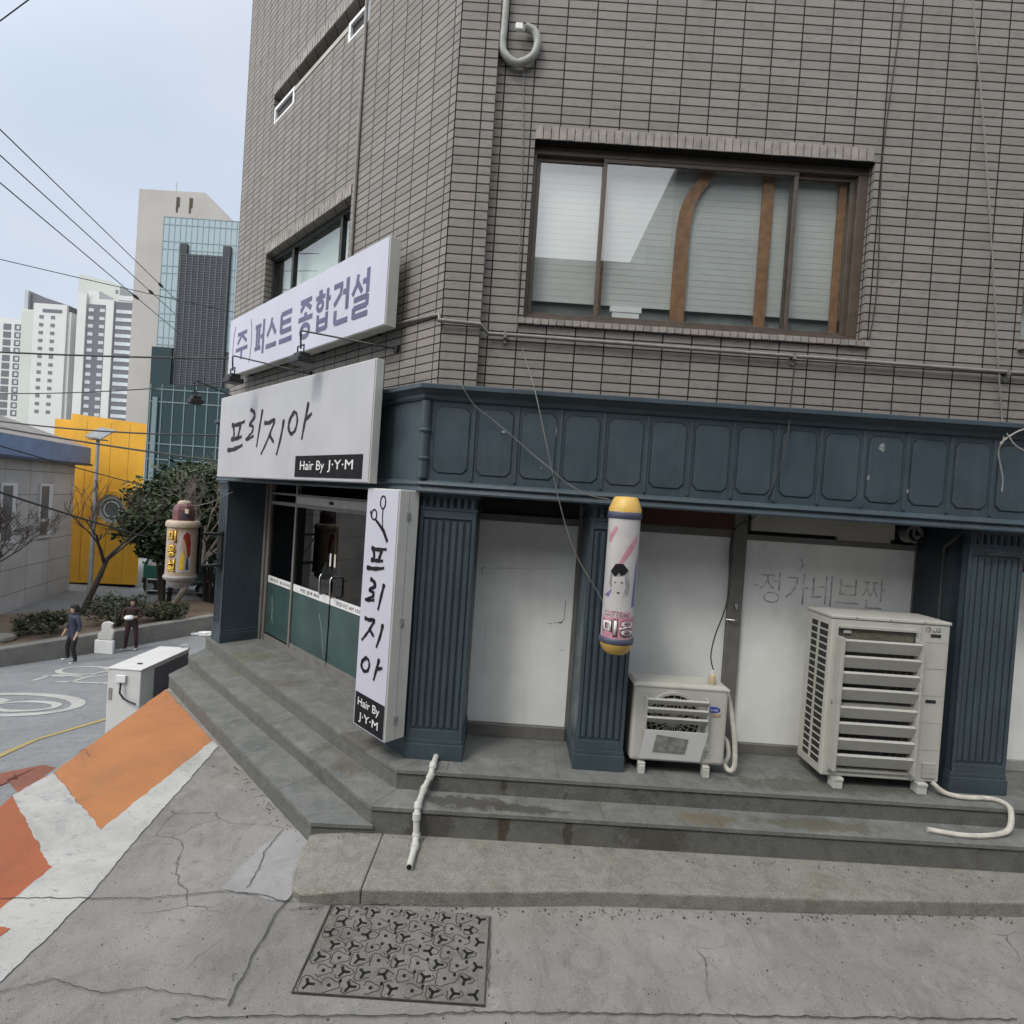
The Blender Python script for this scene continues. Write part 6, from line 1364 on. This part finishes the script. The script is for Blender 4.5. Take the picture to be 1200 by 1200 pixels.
J2 = dict(pelvis=(0, 0, .86), waist=(0, 0, 1.02), chest=(0, .0, 1.24), neck=(0, 0, 1.40), head0=(0, -.01, 1.45), head=(0, -.02, 1.52), crown=(0, -.005, 1.58),
          hipl=(-.10, 0, .80), kneel=(-.12, -.03, .44), ankl=(-.15, .02, .08), toel=(-.20, -.12, .035), hipr=(.10, 0, .80), kneer=(.13, -.03, .44), ankr=(.14, .03, .08), toer=(.13, -.12, .035),
          shol=(-.19, 0, 1.33), elbl=(-.25, -.02, 1.08), wril=(-.12, -.22, 1.06), handl=(-.06, -.27, 1.07), shor=(.19, 0, 1.33), elbr=(.27, -.01, 1.08), wrir=(.13, -.22, 1.10), handr=(.07, -.27, 1.11))
def cl2(c):
    if c.z < .075: return 3
    if c.z > 1.42: return 2
    if c.y < -.19 and c.z > .9: return 2
    return 0 if c.z > .80 else 1
f = onG(153, 762); person("person", "person in dark maroon clothes holding a white bundle at chest height", (f.x, f.y, f.z), .35, addfingers(J2), ED, RD, [M['maroon'], simple("maroon_trousers", (.05, .02, .03), .85, .3, 14), M['skin'], M['shoe']], cl2, None)
m = MB(); m.lathe([(.0, -.07), (.10, -.05), (.13, 0), (.10, .06), (.0, .075)], 0, 0, 12); q = Matrix.Rotation(.35, 4, 'Z') @ Vector((0, -.33, 1.1))
tag(m.build("bundle", M['letterw'], None, (f.x + q.x, f.y + q.y, f.z + q.z), smooth=True), "white bundle held by the person in maroon", "bundle")

# ------------------------------------------------------------------ overhead wires
def wire(label, a, ya, b, yb, rad, sag=0.0, mat=None, ins=None):
    A = onY(*a, ya); B = onY(*b, yb); pts = []
    for i in range(17):
        t = i / 16; p = A.lerp(B, t); p.z -= sag * 4 * t * (1 - t); pts.append(p - A)
    r = thing("overhead_wire", label, "wire", tuple(A), group="overhead wires crossing the street")
    m = MB(); m.tube(pts, rad, 6); m.build("wire", mat or M['cabledk'], r)
    if ins:
        i = ins; p, q = Vector(pts[int(i * 16)]), Vector(pts[int(i * 16) + 1]); d = (q - p).normalized(); m = MB(); m.tube([p, p + d * .16, p + d * .34, p + d * .5], [.015, .045, .045, .015], 8); m.build("insulator", M['cabledk'], r)
wire("highest of three parallel wires crossing the sky towards the glass tower", (-12, 140), 9, (215, 360), 20, .011, .0, None, .80)
wire("middle of three parallel wires crossing the sky towards the glass tower", (-12, 171), 9, (212, 374), 20, .011, .0, None, .73)
wire("lowest of three parallel wires crossing the sky towards the glass tower", (-12, 204), 9, (214, 394), 20, .011, .0, None, .62)
wire("thin wire crossing above the apartment roofs", (-12, 301), 12, (275, 366), 16, .010, .02)
wire("short wire in the top left corner of the sky", (-10, 32), 10, (60, -20), 10, .012, 0)
wire("thick level wire crossing the apartments at mid height", (-12, 412), 12, (268, 420), 12, .020, .03)
wire("thin wire rising slightly to the far spotlight", (-12, 461), 12, (270, 447), 11, .011, .08)
wire("wire crossing the top of the yellow building towards the salon sign", (-12, 492), 10, (262, 510), 9, .014, .07)
wire("thicker wire crossing below the solar panel", (-12, 499), 10, (262, 541), 9, .017, .03)
wire("wire crossing the blue fascia and the yellow wall", (-12, 519), 10, (180, 572), 14, .013, .02)
wire("heavy black cable sagging across the grey wall and porthole", (-12, 573), 9, (172, 629), 14, .022, .03)

# ------------------------------------------------------------------ house across the street (reflected in the windows)
r = thing("opposite_house", "plain low house across the street seen only as a reflection in the window", "building", (-4, -5.5, -.5))
m = MB(); m.box(-9, 7.3, -6, 0, 0, 9.6); m.build("wall", simple("opposite_wall", (.16, .15, .14), .8, .1, 1), r)
m = MB(); m.box(-9.2, 7.4, -6.2, .25, 9.6, 9.8); m.build("roof", M['roofgrey'], r)
for i in range(6): m = MB(); m.box(-8 + i * 2.5, -6.7 + i * 2.5, 0, .03, 4.2, 5.7); m.build("window", M['aptwin'], r)
r = thing("opposite_building", "taller building across the street seen only as a reflection in the window", "building", (9, -5.5, -.5))
m = MB(); m.box(-5, 9, -6, 0, 0, 12.5); m.box(-5.7, -5, -6, 0, 0, 10.4); m.build("wall", simple("opposite_wall_dark", (.12, .12, .12), .8, .1, 1), r)
m = MB(); m.box(-5, 9, -6.2, .2, 12.5, 12.7); m.build("roof", M['roofgrey'], r)
for i in range(5): m = MB(); m.box(-4 + i * 2.5, -2.7 + i * 2.5, 0, .03, 6.2, 7.7); m.build("window", M['aptwin'], r)
